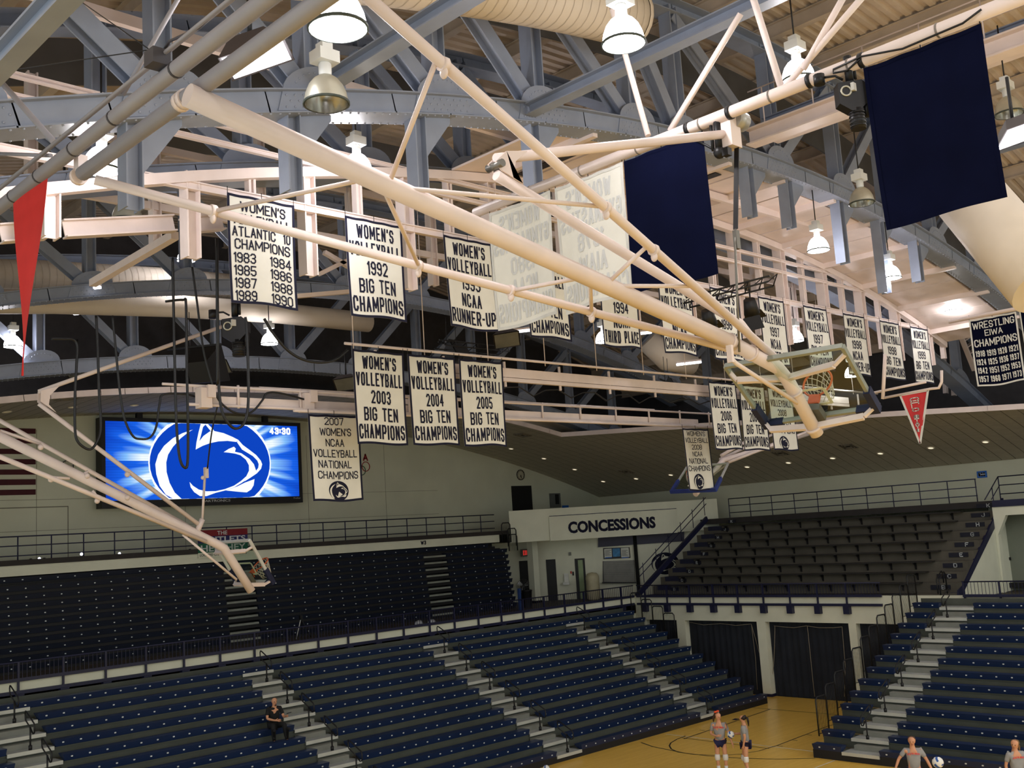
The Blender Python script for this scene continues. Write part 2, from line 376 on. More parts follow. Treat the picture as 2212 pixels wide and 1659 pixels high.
# ================================================================== BLEACHERS
BP = [(0, 0), (.045, -.185), (.08, -.19), (.34, -.10), (.34, 0)]
def bench_piece(parent, M, a0, a1, b, z, bolt_z=-.085, spacing=.46, bm=None):
    mb = MB(); n = len(BP); m_ = (a0+a1)/2
    A0 = [M(a0+(.0 if i == 0 or i == 4 else .05), b+p, z+q) for i, (p, q) in enumerate(BP)]; A1 = [M(a1-(.0 if i == 0 or i == 4 else .02), b+p, z+q) for i, (p, q) in enumerate(BP)]
    mb.add(A0+A1, [(i, (i+1) % n, n+(i+1) % n, n+i) for i in range(n)]+[tuple(range(n))[::-1], tuple(range(n, 2*n))])
    o = build('bench', mb, bm or BENCH, parent)
    q = MB(); k = max(2, int((a1-a0)/spacing))
    for i in range(k):
        c = a0+(i+.5)*(a1-a0)/k
        p = [M(c+du, b+.022, z+bolt_z+dz) for du, dz in ((-.022,-.018),(.022,-.018),(.03,.0),(.022,.018),(-.022,.018),(-.03,0))]
        out = (M(c, b-.014, z)-M(c, b, z))
        q.prism(p, out)
    build('bolt_caps', q, BOLT, o, kind='stuff')
    return o
def bank(name, loc, label, M, rows, d, z0, rise, sections, aisles, a_lo, a_hi, step, long_top=True):
    """open telescopic bank: benches, decks, risers, aisle treads, half steps, hand rails"""
    t = thing(name, loc, label, 'bleachers'); protos = {}
    sh = M(0, d, rise)-M(0, 0, 0)
    for k in range(rows):
        b, z = d*k, z0+rise*k
        if k == 0:
            q = MB(); A = [M(a, bb, zz) for bb in (0.06, d+.1) for zz in (z-.22, z-.19) for a in (a_lo, a_hi)]
            q.add(A, [(0,1,3,2),(4,6,7,5),(0,4,5,1),(2,3,7,6),(0,2,6,4),(1,5,7,3)]); dk = build('deck', q, DECK, t)
            q = MB(); q.prism([M(a_lo, d+.09, z-.17), M(a_hi, d+.09, z-.17), M(a_hi, d+.09, z+rise-.2), M(a_lo, d+.09, z+rise-.2)], M(0, d+.11, 0)-M(0, d+.09, 0)); rs = build('riser', q, DECK, t)
            q = MB(); q.prism([M(a_lo, .04, 0), M(a_hi, .04, 0), M(a_hi, .04, z-.17), M(a_lo, .04, z-.17)], M(0, .1, 0)-M(0, 0, 0)); build('skirt', q, DARKSKIRT, t)
            tr, st, ns = [], [], []
            for a0, a1 in aisles:
                q = MB(); P = [M(a, bb, zz) for bb in (.0, d*1.0) for zz in (z-.175, z-.155) for a in (a0, a1)]
                q.add(P, [(0,1,3,2),(4,6,7,5),(0,4,5,1),(2,3,7,6),(0,2,6,4),(1,5,7,3)]); tr.append(build('aisle_tread', q, ALU, t))
                q = MB(); P = [M(a, bb, zz) for bb in (-.005, .03) for zz in (z-.25, z-.15) for a in (a0, a1)]
                q.add(P, [(0,1,3,2),(4,6,7,5),(0,4,5,1),(2,3,7,6),(0,2,6,4),(1,5,7,3)]); ns.append(build('tread_nosing', q, mat('bright_nosing', (196, 198, 190), .4, .2, .05), t))
                w = (a1-a0); q = MB(); c0, c1 = a0+.02, a0+w*.84
                P = [M(a, bb, zz) for bb in (d-.22, d+.05) for zz in (z-.155, z-.005) for a in (c0, c1)]
                q.add(P, [(0,1,3,2),(4,6,7,5),(0,4,5,1),(2,3,7,6),(0,2,6,4),(1,5,7,3)]); st.append(build('half_step', q, step, t))
        else:
            dk = copy_part(dk, sh); 
            if k < rows: rs = copy_part(rs, sh)
            for L in (tr, ns) + ((st,) if k < rows-1 else ()):
                for i in range(len(L)): L[i] = copy_part(L[i], sh)
        secs = [(a_lo, a_hi)] if (long_top and k == rows-1) else sections
        for i, (a0, a1) in enumerate(secs):
            key = (a0, a1)
            if key in protos: protos[key] = copy_part(protos[key], sh)
            else: protos[key] = bench_piece(t, M, a0, a1, b, z)
    return t
def aisle_rail(t, M, a, b, z):
    q = MB(); q.tube([M(a, b, z), M(a, b, z+.6)], .024, 6); q.tube([M(a, b, z), M(a, b, z+.12)], .05, 8)
    loop = [(0,.58),(-.20,.44),(-.28,.46),(-.31,.52),(-.31,.66),(-.27,.72),(.30,.98),(.36,.99),(.39,.93),(.38,.80),(.34,.74),(.0,.58)]
    q.tube([M(a, b+p, z+h) for p, h in loop], .021, 6)
    return build('hand_rail', q, BLACK, t)
STEPM = mat('half_step_panel', (128, 130, 122), .5, .1, .1, 2.)
STEPW = mat('half_step_plywood', (172, 150, 100), .6, 0, .15, 2.)
ML = lambda a, b, z: V((a, 25.4+b, z))
SL = [(3.4, 9.95), (11.17, 17.95), (19.1, 25.6), (26.8, 33.53), (34.7, 38.16)]
AL = [(9.95, 11.17), (17.95, 19.1), (25.6, 26.8), (33.53, 34.7)]
left_bank = bank('bleacher_bank', (21, 25.4, 0), 'open navy bleacher bank along the end of the court, below the balcony', ML, 12, .617, .38, .303, SL, AL, 3.4, 38.16, STEPM)
first = True; sh0 = None
for (a0, a1) in AL:
    for k in (0, 2, 4, 6, 8, 10):
        p = ML((a0+a1)/2+.02, .617*k+.12, .38+.303*k-.155)
        if first: hr = aisle_rail(left_bank, ML, (a0+a1)/2+.02, .617*k+.12, .38+.303*k-.155); base = p; first = False
        else: copy_part(hr, p-base)
# right bank: rows run along the side wall
MR = lambda a, b, z: V((30.3+b, a, z))
SR = [(5.0, 16.45), (17.69, 18.71)]
right_bank = bank('bleacher_bank', (34, 12, 0), 'open navy bleacher bank at lower right, rising to the letter-marked stand', MR, 13, .653, .43, .306, SR, [(16.45, 17.69)], 5.0, 18.71, STEPM, False)
for k in (1, 3, 5, 7, 9, 11):
    hp = (17.15, .653*k+.05, .43+.306*k-.155)
    if k == 1: hr = aisle_rail(right_bank, MR, *hp); base = MR(*hp)
    else: copy_part(hr, MR(*hp)-base)
def guard(t, M, a, b0, b1, z0, z1, n=7):
    """end guard: bent tube frame with pickets, across the rows"""
    q = MB(); fr = [M(a, b0, z0), M(a, b0, z1-.08), M(a, b0+.08, z1), M(a, b1-.08, z1), M(a, b1, z1-.08), M(a, b1, z0)]
    q.tube(fr, .026, 6); g = build('end_guard', q, BLACK, t)
    q = MB()
    for i in range(1, n): b = b0+(b1-b0)*i/n; q.tube([M(a, b, z0+.06), M(a, b, z1-.02)], .008, 4)
    q.tube([M(a, b0, z0+.06), M(a, b1, z0+.06)], .012, 4)
    build('pickets', q, BLACK, g, kind='stuff'); return g
g0 = guard(right_bank, MR, 18.78, .6, 1.24, .55, 1.75)
for k in range(1, 12): copy_part(g0, MR(0, .653*k, .306*k)-MR(0, 0, 0))
g1 = guard(left_bank, ML, 38.26, 4.6, 5.2, 2.35, 3.6)
for k in range(1, 4): copy_part(g1, ML(0, .617*k, .303*k)-ML(0, 0, 0))
# ---- closed upper bank: a stack of bench fronts
YC = 39.2
BENCHD = mat('shaded_navy_bench', (20, 27, 44), .5, 0, .1, 2.)  # bench navy with the balcony shade put into its colour
up = thing('closed_bleachers', (22, YC, 3.85), 'closed telescopic bleacher stack on the balcony, dark bench fronts under the white band', 'bleachers')
c1a, c1b = ay(497, 1320, YC).x, ay(563, 1320, YC).x; c2a, c2b = ay(930, 1240, YC).x, ay(979, 1235, YC).x
XR_ = ay(1112, 1230, YC).x
secs = [(4.0, c1a), (c1b, c2a), (c2b, XR_)]
RISE = .302; z_top = 7.16
for k in range(11):           # k = 0 is the topmost row, set back, unbroken
    z = z_top-RISE*k; b = (1.2 if k == 0 else .5-.05*k) ; Mu = lambda a, bb, zz: V((a, YC+bb, zz))
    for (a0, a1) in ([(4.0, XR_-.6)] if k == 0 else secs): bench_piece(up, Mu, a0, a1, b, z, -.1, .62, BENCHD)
    q = MB(); q.box((4.0, YC+b+.08, z-.30), (XR_-.1, YC+b+.35, z-.16)); build('deck_front', q, DARKSKIRT, up)
    if k:
        for (a0, a1) in ((c1a, c1b), (c2a, c2b)):
            q = MB(); q.box((a0+.02, YC+b+.02, z-.16), (a1-.02, YC+b+.3, z-.08)); build('tread', q, mat('dull_tread', (136, 140, 130), .6), up)
            q = MB(); q.box((a0+.02, YC+b+.1, z-.30), (a1-.2, YC+b+.14, z-.16)); build('step_panel', q, STEPM, up)
q = MB(); q.box((4.0, YC+.1, 3.86), (XR_, YC+1.2, 4.15)); build('base_skirt', q, DARKSKIRT, up)
q = MB(); q.box((4.0, YC+.8, 3.9), (XR_-.2, YC+1.3, 6.9)); build('backing', q, DARKSKIRT, up)
Mu = lambda a, b, z: V((a, YC+b, z))
g2 = None
for i, (px, py0, py1, w) in enumerate(((1092,1130,1172,1.0), (1105,1142,1180,1.0), (1107,1155,1190,1.0))):
    a = ay(px-9, py0, YC+.5+.1*i); b = ay(px+9, py0, YC+.5+.1*i); lo = ay(px, py1, YC+.5+.1*i).z
    q = MB(); q.tube([(a.x, a.y, lo), (a.x, a.y, a.z-.1), (a.x+.08, a.y, a.z), (b.x-.08, a.y, a.z), (b.x, a.y, a.z-.1), (b.x, a.y, lo)], .03, 6)
    for k in range(1, 5): xx = a.x+(b.x-a.x)*k/5; q.tube([(xx, a.y, lo), (xx, a.y, a.z)], .008, 4)
    build('end_guard', q, BLACK, up)
# ---- concrete stand with bench planks on brackets
st = thing('concrete_stand', (43, 26, 3.85), 'dark concrete seating stand with bench planks, under the upper side railing', 'grandstand')
Y0, Y1 = 18.4, 33.6
PLANK = mat('dark_bench_plank', (36, 33, 30), .6, 0, .15, 2.)
def xj(j): return 40.7+.66*j
def zj(j): return 4.2+.385*j
for j in range(9):
    q = MB(); q.box((xj(j), Y0, 3.85), (xj(j)+.70, Y1, zj(j))); build('step', q, CONC, st)
pl = br = None; npl = 0
for j in range(9):
    q = MB(); q.box((xj(j)-.28, Y0+1.35, zj(j)+.0), (xj(j)+.03, Y1-1.3, zj(j)+.05)); build('plank', q, PLANK, st)
    for i in range(12):
        y = 20.2+i*1.08+(.35 if j % 2 else 0)
        if y > Y1-1.4: continue
        if br is None:
            q = MB(); q.prism([(xj(0)-.24, y, zj(0)), (xj(0), y, zj(0)), (xj(0), y, zj(0)-.30), (xj(0)-.05, y, zj(0)-.28), (xj(0)-.09, y, zj(0)-.12), (xj(0)-.24, y, zj(0)-.04)], (0, .06, 0)); br = build('bracket', q, BLACK, st); b0 = V((0, y, 0)); npl = 1
        else: copy_part(br, V((.66*j, y-b0.y, .385*j)))
# ================================================================== LETTERING
GL = {
'A':[[(0,0),(2,6),(4,0)],[(.8,2),(3.2,2)]], 'B':[[(0,0),(0,6),(3,6),(4,5.2),(4,3.8),(3,3),(0,3)],[(3,3),(4,2.2),(4,.8),(3,0),(0,0)]],
'C':[[(4,4.4),(4,5),(3,6),(1,6),(0,5),(0,1),(1,0),(3,0),(4,1),(4,1.6)]], 'D':[[(0,0),(0,6),(3,6),(4,5),(4,1),(3,0),(0,0)]],
'E':[[(4,6),(0,6),(0,0),(4,0)],[(0,3),(3,3)]], 'F':[[(4,6),(0,6),(0,0)],[(0,3),(3,3)]],
'G':[[(4,4.6),(4,5),(3,6),(1,6),(0,5),(0,1),(1,0),(3,0),(4,1),(4,2.8),(2.4,2.8)]], 'H':[[(0,0),(0,6)],[(4,0),(4,6)],[(0,3),(4,3)]],
'I':[[(0,0),(0,6)]], 'J':[[(4,6),(4,1),(3,0),(1,0),(0,1),(0,1.8)]], 'K':[[(0,0),(0,6)],[(4,6),(0,2.6)],[(1.4,3.6),(4,0)]], 'L':[[(0,6),(0,0),(3.6,0)]],
'M':[[(0,0),(0,6),(2.9,1.6),(5.8,6),(5.8,0)]], 'N':[[(0,0),(0,6),(4,0),(4,6)]], 'O':[[(0,1),(0,5),(1,6),(3,6),(4,5),(4,1),(3,0),(1,0),(0,1)]],
'P':[[(0,0),(0,6),(3,6),(4,5),(4,3.6),(3,2.6),(0,2.6)]], 'R':[[(0,0),(0,6),(3,6),(4,5),(4,3.8),(3,2.8),(0,2.8)],[(2.2,2.8),(4,0)]],
'S':[[(4,4.6),(4,5),(3,6),(1,6),(0,5),(0,4),(1,3.1),(3,2.9),(4,2),(4,1),(3,0),(1,0),(0,1),(0,1.4)]], 'T':[[(0,6),(4,6)],[(2,6),(2,0)]],
'U':[[(0,6),(0,1),(1,0),(3,0),(4,1),(4,6)]], 'V':[[(0,6),(2,0),(4,6)]], 'W':[[(0,6),(1.5,0),(3.2,5.2),(4.9,0),(6.4,6)]], 'X':[[(0,0),(4,6)],[(0,6),(4,0)]],
'Y':[[(0,6),(2,3),(4,6)],[(2,3),(2,0)]], "'":[[(.2,6),(0,4.8)]], '-':[[(0,3),(1.6,3)]], ':':[[(0,1.4),(0,2)],[(0,4),(0,4.6)]],
'0':[[(0,1),(0,5),(1,6),(2.4,6),(3.4,5),(3.4,1),(2.4,0),(1,0),(0,1)]], '1':[[(0,5),(1,6),(1,0)]], '2':[[(0,5),(1,6),(2.6,6),(3.6,5),(3.6,3.8),(0,0),(3.6,0)]],
'3':[[(0,5),(1,6),(2.6,6),(3.6,5),(3.6,4),(2.6,3.1),(1.4,3.1)],[(2.6,3.1),(3.6,2),(3.6,1),(2.6,0),(1,0),(0,1)]], '4':[[(2.8,0),(2.8,6),(0,1.8),(3.8,1.8)]],
'5':[[(3.6,6),(.2,6),(0,3.2),(2.6,3.4),(3.6,2.6),(3.6,1),(2.6,0),(1,0),(0,1)]], '6':[[(3.4,5),(2.4,6),(1,6),(0,5),(0,1),(1,0),(2.4,0),(3.4,1),(3.4,2.4),(2.4,3.3),(1,3.3),(0,2.6)]],
'7':[[(0,6),(3.6,6),(1.4,0)]], '8':[[(1,3.1),(0,4),(0,5),(1,6),(2.6,6),(3.6,5),(3.6,4),(2.6,3.1),(1,3.1),(0,2.2),(0,1),(1,0),(2.6,0),(3.6,1),(3.6,2.2),(2.6,3.1)]],
'9':[[(0,1),(1,0),(2.4,0),(3.4,1),(3.4,5),(2.4,6),(1,6),(0,5),(0,3.8),(1,2.9),(2.6,2.9),(3.4,3.6)]],
}
def gw(ch): return 2.0 if ch == ' ' else max(p[0] for s in GL[ch] for p in s)
def letter_quads(text, u0, u1, v0, v1, t, gap=.2):
    """block letters filling the box u0..u1, v0..v1 ; t stroke width ; yields quads in (u, v)"""
    n = len(text); tot = sum(gw(c) for c in text)
    H = v1-v0; gx = gap*H/6*2.6
    sx = ((u1-u0) - gx*(n-1) - t*n)/max(tot, .1)
    if sx <= 0: gx *= .4; sx = ((u1-u0)-gx*(n-1)-t*n)/tot
    u = u0; out = []
    for c in text:
        w = gw(c)*sx
        if c != ' ':
            for s in GL[c]:
                P = [(u+t/2+x*sx, v0+t/2+y*(H-t)/6) for x, y in s]
                for (ax_, ay_), (bx, by) in zip(P[:-1], P[1:]):
                    L = math.hypot(bx-ax_, by-ay_)
                    if L < 1e-6: continue
                    dx, dy = (bx-ax_)/L, (by-ay_)/L; k = max(1, int(L/.14)); e = t*.42
                    for i in range(k):
                        f0 = -e if i == 0 else L*i/k; f1 = L+e if i == k-1 else L*(i+1)/k
                        nx, ny = -dy*t/2, dx*t/2
                        out.append([(ax_+dx*f0-nx, ay_+dy*f0-ny), (ax_+dx*f1-nx, ay_+dy*f1-ny), (ax_+dx*f1+nx, ay_+dy*f1+ny), (ax_+dx*f0+nx, ay_+dy*f0+ny)])
        u += w+t+gx
    return out
def text_on(parent, text, O, U, Vv, u0, u1, v0, v1, t, m_, name='lettering', lift=.006, gap=.2, thick=0):
    """flat block lettering on a plane: O origin, U and Vv unit vectors"""
    O, U, Vv = V(O), V(U).normalized(), V(Vv).normalized(); Nn = V((0,0,0))
    nn = U.cross(Vv).normalized()
    q = MB()
    for Q in letter_quads(text, u0, u1, v0, v1, t, gap):
        P = [O+U*a+Vv*b+nn*lift for a, b in Q]
        if thick: q.prism(P, nn*thick)
        else: q.add(P, [(0,1,2,3)])
    return build(name, q, m_, parent)
# the lion-head emblem as drawn on the screen, in units of the oval's half width
EL = lambda P: [((x-1150)/645, -(y-545)/645) for x, y in P]
EM_WHITE = [EL(P) for P in (
 [(950,195),(840,235),(740,290),(650,370),(590,460),(560,560),(568,660),(600,780),(660,870),(740,945),(820,940),(750,850),(700,750),(672,640),(670,540),(690,460),(740,380),(820,290),(900,225)],
 [(975,405),(985,330),(1010,220),(1035,130),(1065,118),(1110,125),(1150,170),(1180,205),(1140,207),(1085,138),(1058,165),(1030,270),(1010,335)],
 [(975,405),(1005,330),(1060,260),(1130,210),(1180,205),(1280,225),(1380,265),(1440,295),(1420,318),(1320,308),(1220,315),(1130,335),(1050,365)],
 [(1440,295),(1490,350),(1560,400),(1640,460),(1690,520),(1705,560),(1690,610),(1640,660),(1560,710),(1500,745),(1540,690),(1620,645),(1658,600),(1665,560),(1650,520),(1600,470),(1480,400),(1425,320)],
 [(1275,430),(1330,395),(1390,370),(1410,390),(1400,425),(1470,440),(1560,500),(1610,560),(1635,640),(1560,705),(1460,765),(1380,808),(1290,838),(1180,862),(1080,895),(1010,893),(950,850),(915,800),(905,745),(940,785),(1000,825),(1080,845),(1180,845),(1280,825),(1380,790),(1460,740),(1520,690),(1552,630),(1552,570),(1520,510),(1460,462),(1400,445),(1330,435)],
 [(1290,840),(1420,797),(1500,760),(1612,722),(1600,790),(1570,835),(1520,865),(1440,858)])]
EM_OVAL = [(math.cos(2*math.pi*i/48), .79*math.sin(2*math.pi*i/48)) for i in range(48)]
def emblem(parent, C, U, Vv, R, m_dark, m_white, lift=.006, squash=1.0, tone=None, clip=None):
    C, U, Vv = V(C), V(U).normalized(), V(Vv).normalized(); nn = U.cross(Vv)
    def put(poly, h):
        P = []
        for a, b in poly:
            a, b = a*R, b*R*squash
            if clip: a = max(clip[0], min(clip[1], a)); b = max(clip[2], min(clip[3], b))
            P.append(C+U*a+Vv*b+nn*h)
        return P
    q = MB(); P = put(EM_OVAL, lift); q.add(P, [tuple(range(len(P)))]); e = build('emblem', q, m_dark, parent)
    q = MB()
    for w in EM_WHITE: P = put(w, lift*2); q.add(P, [tuple(range(len(P)))])
    build('emblem_lines', q, m_white, parent)
    return e
# ================================================================== RAILINGS
def rail_run(t, P0, P1, posts, zs, zb, r=.024, top_r=.028, post_name='post'):
    P0, P1 = V(P0), V(P1)
    for i, z in enumerate(zs):
        q = MB(); q.tube([V((P0.x, P0.y, z)), V((P1.x, P1.y, z))], top_r if i == 0 else r, 6); build('top_rail' if i == 0 else 'mid_rail', q, NAVY, t)
    pr = None
    for (x, y) in posts:
        if pr is None:
            q = MB(); q.tube([(x, y, zb), (x, y, zs[0])], r, 6); pr = build(post_name, q, NAVY, t); b = V((x, y, 0))
        else: copy_part(pr, V((x, y, 0))-b)
# balcony railing, end: rail, beam on the fascia, posts with bracket boxes
def balcony_rail(label, along, fixed, lo, hi, posts, sgn):
    P = (lambda a, o, z: V((a, fixed+o, z))) if along == 'x' else (lambda a, o, z: V((fixed+o, a, z)))
    mid = P((lo+hi)/2, 0, 4.2)
    t = thing('balcony_railing', mid, label, 'railing', 'balcony railings')
    o = -.07
    for z, r in ((4.76, .026),): q = MB(); q.tube([P(lo, o, z), P(hi, o, z)], r, 6); build('top_rail', q, NAVY, t)
    q = MB(); q.beam(P(lo, o, 4.25), P(hi, o, 4.25), .09, .10); build('curb_beam', q, NAVY, t)
    q = MB(); q.beam(P(lo, o, 3.89), P(hi, o, 3.89), .08, .10); build('lower_beam', q, NAVY, t)
    q = MB()
    n = int((hi-lo)/.13)
    for i in range(n): a = lo+(i+.5)*(hi-lo)/n; q.beam(P(a, o, 4.27), P(a, o, 4.74), .014, .014, (1,0,0))
    build('pickets', q, NAVY, t, kind='stuff')
    pr = None
    for a in posts:
        if pr is None:
            q = MB(); q.beam(P(a, o, 3.6), P(a, o, 4.76), .06, .06, (1,0,0) if along == 'x' else (0,1,0)); pr = build('post', q, NAVY, t)
            q = MB(); c = P(a, -.08, 3.68); q.box((c.x-.13, c.y-.13, 3.53), (c.x+.13, c.y+.13, 3.85)); build('bracket', q, NAVY, pr); b = a
        else: copy_part(pr, P(a, 0, 0)-P(b, 0, 0))
    return t
balcony_rail('navy balcony railing on the white fascia behind the end bleacher bank', 'x', YB, 3.3, 39.4, [11.2+1.3*i for i in range(-6, 22)], 1)
balcony_rail('navy balcony railing with bracket boxes over the curtained court doorways', 'y', XW, 20.6, 33.1, [32.6-1.31*i for i in range(9)], 1)
balcony_rail('navy balcony railing at far right in front of the grey-green recess', 'y', XW, 8, 17.35, [17.3-1.31*i for i in range(7)], 1)
t = thing('upper_railing', (22, YU+.1, 7.78), 'three-rail navy railing along the end concourse, below the video screen', 'railing', 'upper concourse railings')
rail_run(t, (-2, YU+.1, 0), (37.4, YU+.1, 0), [(13.65+1.2*i, YU+.1) for i in range(-10, 20)], (8.63, 8.29, 7.93), 7.7)
t = thing('upper_railing', (46.85, 26, 7.7), 'three-rail navy railing on top of the concrete stand, left of the blue number sign', 'railing', 'upper concourse railings')
rail_run(t, (46.88, 32.5, 0), (46.88, 19.42, 0), [(46.88, 32.5-1.31*i) for i in range(10)]+[(46.88, 19.45)], (8.69, 8.33, 7.96), 7.6)
t = thing('upper_railing', (46.85, 14, 7.7), 'three-rail navy railing at the far right edge, beyond the stand stairs', 'railing', 'upper concourse railings')
rail_run(t, (46.88, 18.45, 0), (46.88, 9, 0), [(46.88, 18.45-1.31*i) for i in range(7)], (8.71, 8.34, 7.96), 7.6)
q = MB(); q.tube([(46.88, 18.45, 8.71), (45.2, 18.45, 7.75)], .024, 6); q.tube([(46.88, 18.45, 8.3), (45.9, 18.45, 7.75)], .02, 6); q.tube([(46.1, 18.45, 7.3), (46.1, 18.45, 8.25)], .022, 6); build('stair_rail', q, NAVY, t)
# ---- stairs and stringers of the concrete stand
q = MB(); q.prism([(41.7, Y0-.06, 4.1), (41.9, Y0-.06, 4.45), (46.9, Y0-.06, 7.78), (46.9, Y0-.06, 7.35)], (0, .1, 0)); q.prism([(41.2, Y0-.06, 3.86), (41.9, Y0-.06, 3.86), (41.9, Y0-.06, 4.45), (41.4, Y0-.06, 4.3)], (0, .3, 0)); build('stringer', q, NAVY, st)
q = MB(); q.prism([(41.85, Y0-.04, 3.86), (41.85, Y0-.04, 4.3), (46.8, Y0-.04, 7.5), (46.8, Y0-.04, 3.86)], (0, .03, 0)); build('side_wall', q, WHITE, st)
q = MB(); q.prism([(40.25, 33.62, 4.1), (40.1, 33.62, 4.3), (46.4, 33.62, 7.85), (46.5, 33.62, 7.62)], (0, .12, 0)); build('stringer', q, NAVY, st)
q = MB()
for z0 in (.62, .95): q.tube([(40.6, 33.75, 4.5+z0), (46.6, 33.75, 7.9+z0)], .022, 6)
for i in range(6): x = 40.9+i*1.1; zz = 4.5+.567*(x-40.4); q.tube([(x, 33.75, zz), (x, 33.75, zz+.98)], .02, 6)
build('stair_rail', q, NAVY, st)
STEPN = mat('navy_step_edge', (28, 30, 52), .6)
for j in range(9):
    q = MB(); q.box((xj(j)-.02, 32.45, zj(j)-.2), (xj(j)+.40, 33.3, zj(j)+.02)); build('stair_block', q, STEPN, st)
LETS = 'ABCDEFGHJK'
PLQ = mat('navy_plaque', (16, 18, 34), .6); LW = mat('white_plaque_letter', (196, 200, 200), .7)
for j in range(10):
    x = xj(j)-.03; zc = zj(j)-.16 if j else 4.08
    ya, yb_ = 19.42, 18.62
    q = MB(); q.box((x-.01, yb_, zc-.09), (x+.02, ya, zc+.09)); p = build('row_plaque', q, PLQ, st)
    text_on(p, LETS[j], (x-.012, 18.98, zc-.085), (0, -1, 0), (0, 0, 1), 0, .15, 0, .17, .03, LW)
    q = MB(); q.box((x-.01, 32.0, zc-.08), (x+.02, 32.45, zc+.08)); p = build('row_plaque', q, PLQ, st)
    text_on(p, LETS[j], (x-.012, 32.3, zc-.07), (0, -1, 0), (0, 0, 1), 0, .13, 0, .14, .028, LW)
q = MB()
for x0, y0 in ((40.4, 18.62), (40.9, 18.95)): q.tube([(x0, y0, 3.9), (x0, y0, 4.75), (x0+.1, y0, 4.85), (x0+.5, y0, 5.05), (x0+.6, y0, 4.95), (x0+.6, y0, 4.2)], .028, 6)
build('hand_rail', q, BLACK, st)
# ================================================================== SIGNS AND SCREEN
# concession sign lettering
def font_text(parent, body, O, U, Vv, size, width, m_, name='lettering', bold=.0, lift=.01, extrude=.004):
    O, U, Vv = V(O), V(U).normalized(), V(Vv).normalized(); nn = U.cross(Vv)
    cu = bpy.data.curves.new(name, 'FONT'); cu.body = body; cu.size = size; cu.offset = bold; cu.extrude = extrude; cu.resolution_u = 3
    tmp = bpy.data.objects.new(name, cu); COL.objects.link(tmp)
    bpy.context.view_layer.update(); w = tmp.dimensions.x
    dg = bpy.context.evaluated_depsgraph_get(); me = bpy.data.meshes.new_from_object(tmp.evaluated_get(dg))
    COL.objects.unlink(tmp); bpy.data.objects.remove(tmp); bpy.data.curves.remove(cu)
    sx = width/w if width else 1
    x0 = min(v.co.x for v in me.vertices)
    off = ORG[parent]
    for v in me.vertices: v.co = O+U*((v.co.x-x0)*sx)+Vv*v.co.y+nn*(lift+v.co.z)-off
    me.materials.clear(); me.materials.append(m_)
    o = bpy.data.objects.new(name, me); COL.objects.link(o); o.parent = parent; ORG[o] = off; return o
a = hit_f(1228, 1151, .1); b = hit_f(1417, 1145, .1); capz = hit_f(1320, 1124, .1).z-hit_f(1320, 1148, .1).z
font_text(sign, 'CONCESSIONS', V((a.x, a.y, a.z)), fd, (0,0,1), capz*1.35, (b-a).length, INK, bold=.035)
q = MB(); p = hit_f(1187, 1128); r2 = hit_f(1461, 1111); q.beam(V((p.x,p.y,zt-.40))+fn*.05, V((r2.x,r2.y,zt-.40))+fn*.05, .1, .03); build('top_edge', q, NAVY, sign)
def wall_sign(name, px0, py0, px1, py1, plane, val, m_, label, cat, t=.03):
    """flat board on a wall; plane 'x' or 'y'"""
    f = ax if plane == 'x' else ay
    a, b = f(px0, py0, val), f(px1, py1, val)
    q = MB()
    if plane == 'x': q.box((val-t, min(a.y,b.y), min(a.z,b.z)), (val, max(a.y,b.y), max(a.z,b.z)))
    else: q.box((min(a.x,b.x), val-t, min(a.z,b.z)), (max(a.x,b.x), val, max(a.z,b.z)))
    o = build(name, q, m_); tag(o, label, cat); return o, a, b
BLUES = mat('bright_blue_sign', (22, 92, 180), .5)
n6, a, b = wall_sign('section_sign', 2110, 1018.5, 2133, 1031, 'x', 49.58, BLUES, 'small blue section sign numbered 600 on the side wall above the railing gap', 'sign')
text_on(n6, '600', (49.545, max(a.y,b.y)-.07, min(a.z,b.z)+.06), (0,-1,0), (0,0,1), 0, abs(a.y-b.y)-.14, 0, abs(a.z-b.z)-.12, .05, LW)
n7, a, b = wall_sign('section_sign', 1214, 1092, 1228, 1100, 'y', 43.98, BLUES, 'small blue sign mostly hidden behind the top of the white concession fascia', 'sign')
# W3 on the white band
a, b = ay(909, 1177, YU), ay(920, 1167.5, YU)
text_on(wall_u, 'W3', (a.x, YU-.002, a.z), (1,0,0), (0,0,1), 0, b.x-a.x, 0, b.z-a.z, .045, INK, lift=.004)
# ---- video screen
YS = 43.3
tl, tr, bl, br_ = ay(226, 909, YS), ay(643, 921, YS), ay(228, 1081, YS), ay(645, 1073, YS)
x0, x1 = (tl.x+bl.x)/2, (tr.x+br_.x)/2; z0, z1 = (bl.z+br_.z)/2, (tl.z+tr.z)/2
cx, cz = (x0+x1)/2, (z0+z1)/2
scr = thing('video_scoreboard', (cx, YS, cz), 'wide black-framed video screen showing a blue emblem and the time 43:30', 'screen')
q = MB(); fr = .16; D = .55
for A, B in (((x0-fr, z1), (x1+fr, z1+fr)), ((x0-fr, z0-.3), (x1+fr, z0)), ((x0-fr, z0), (x0, z1)), ((x1, z0), (x1+fr, z1))): q.box((A[0], YS-.05, A[1]), (B[0], YS+D, B[1]))
build('frame', q, BLACK, scr)
q = MB(); q.box((x0-.02, YS+.1, z0-.02), (x1+.02, YS+D, z1+.02)); build('cabinet', q, BLACK, scr)
q = MB()
for xx in (x0+1.45, x1-1.75): q.box((xx, YS+.1, z1), (xx+.25, YS+.3, g_ceil(xx)))
build('hanger', q, BLACK, scr)
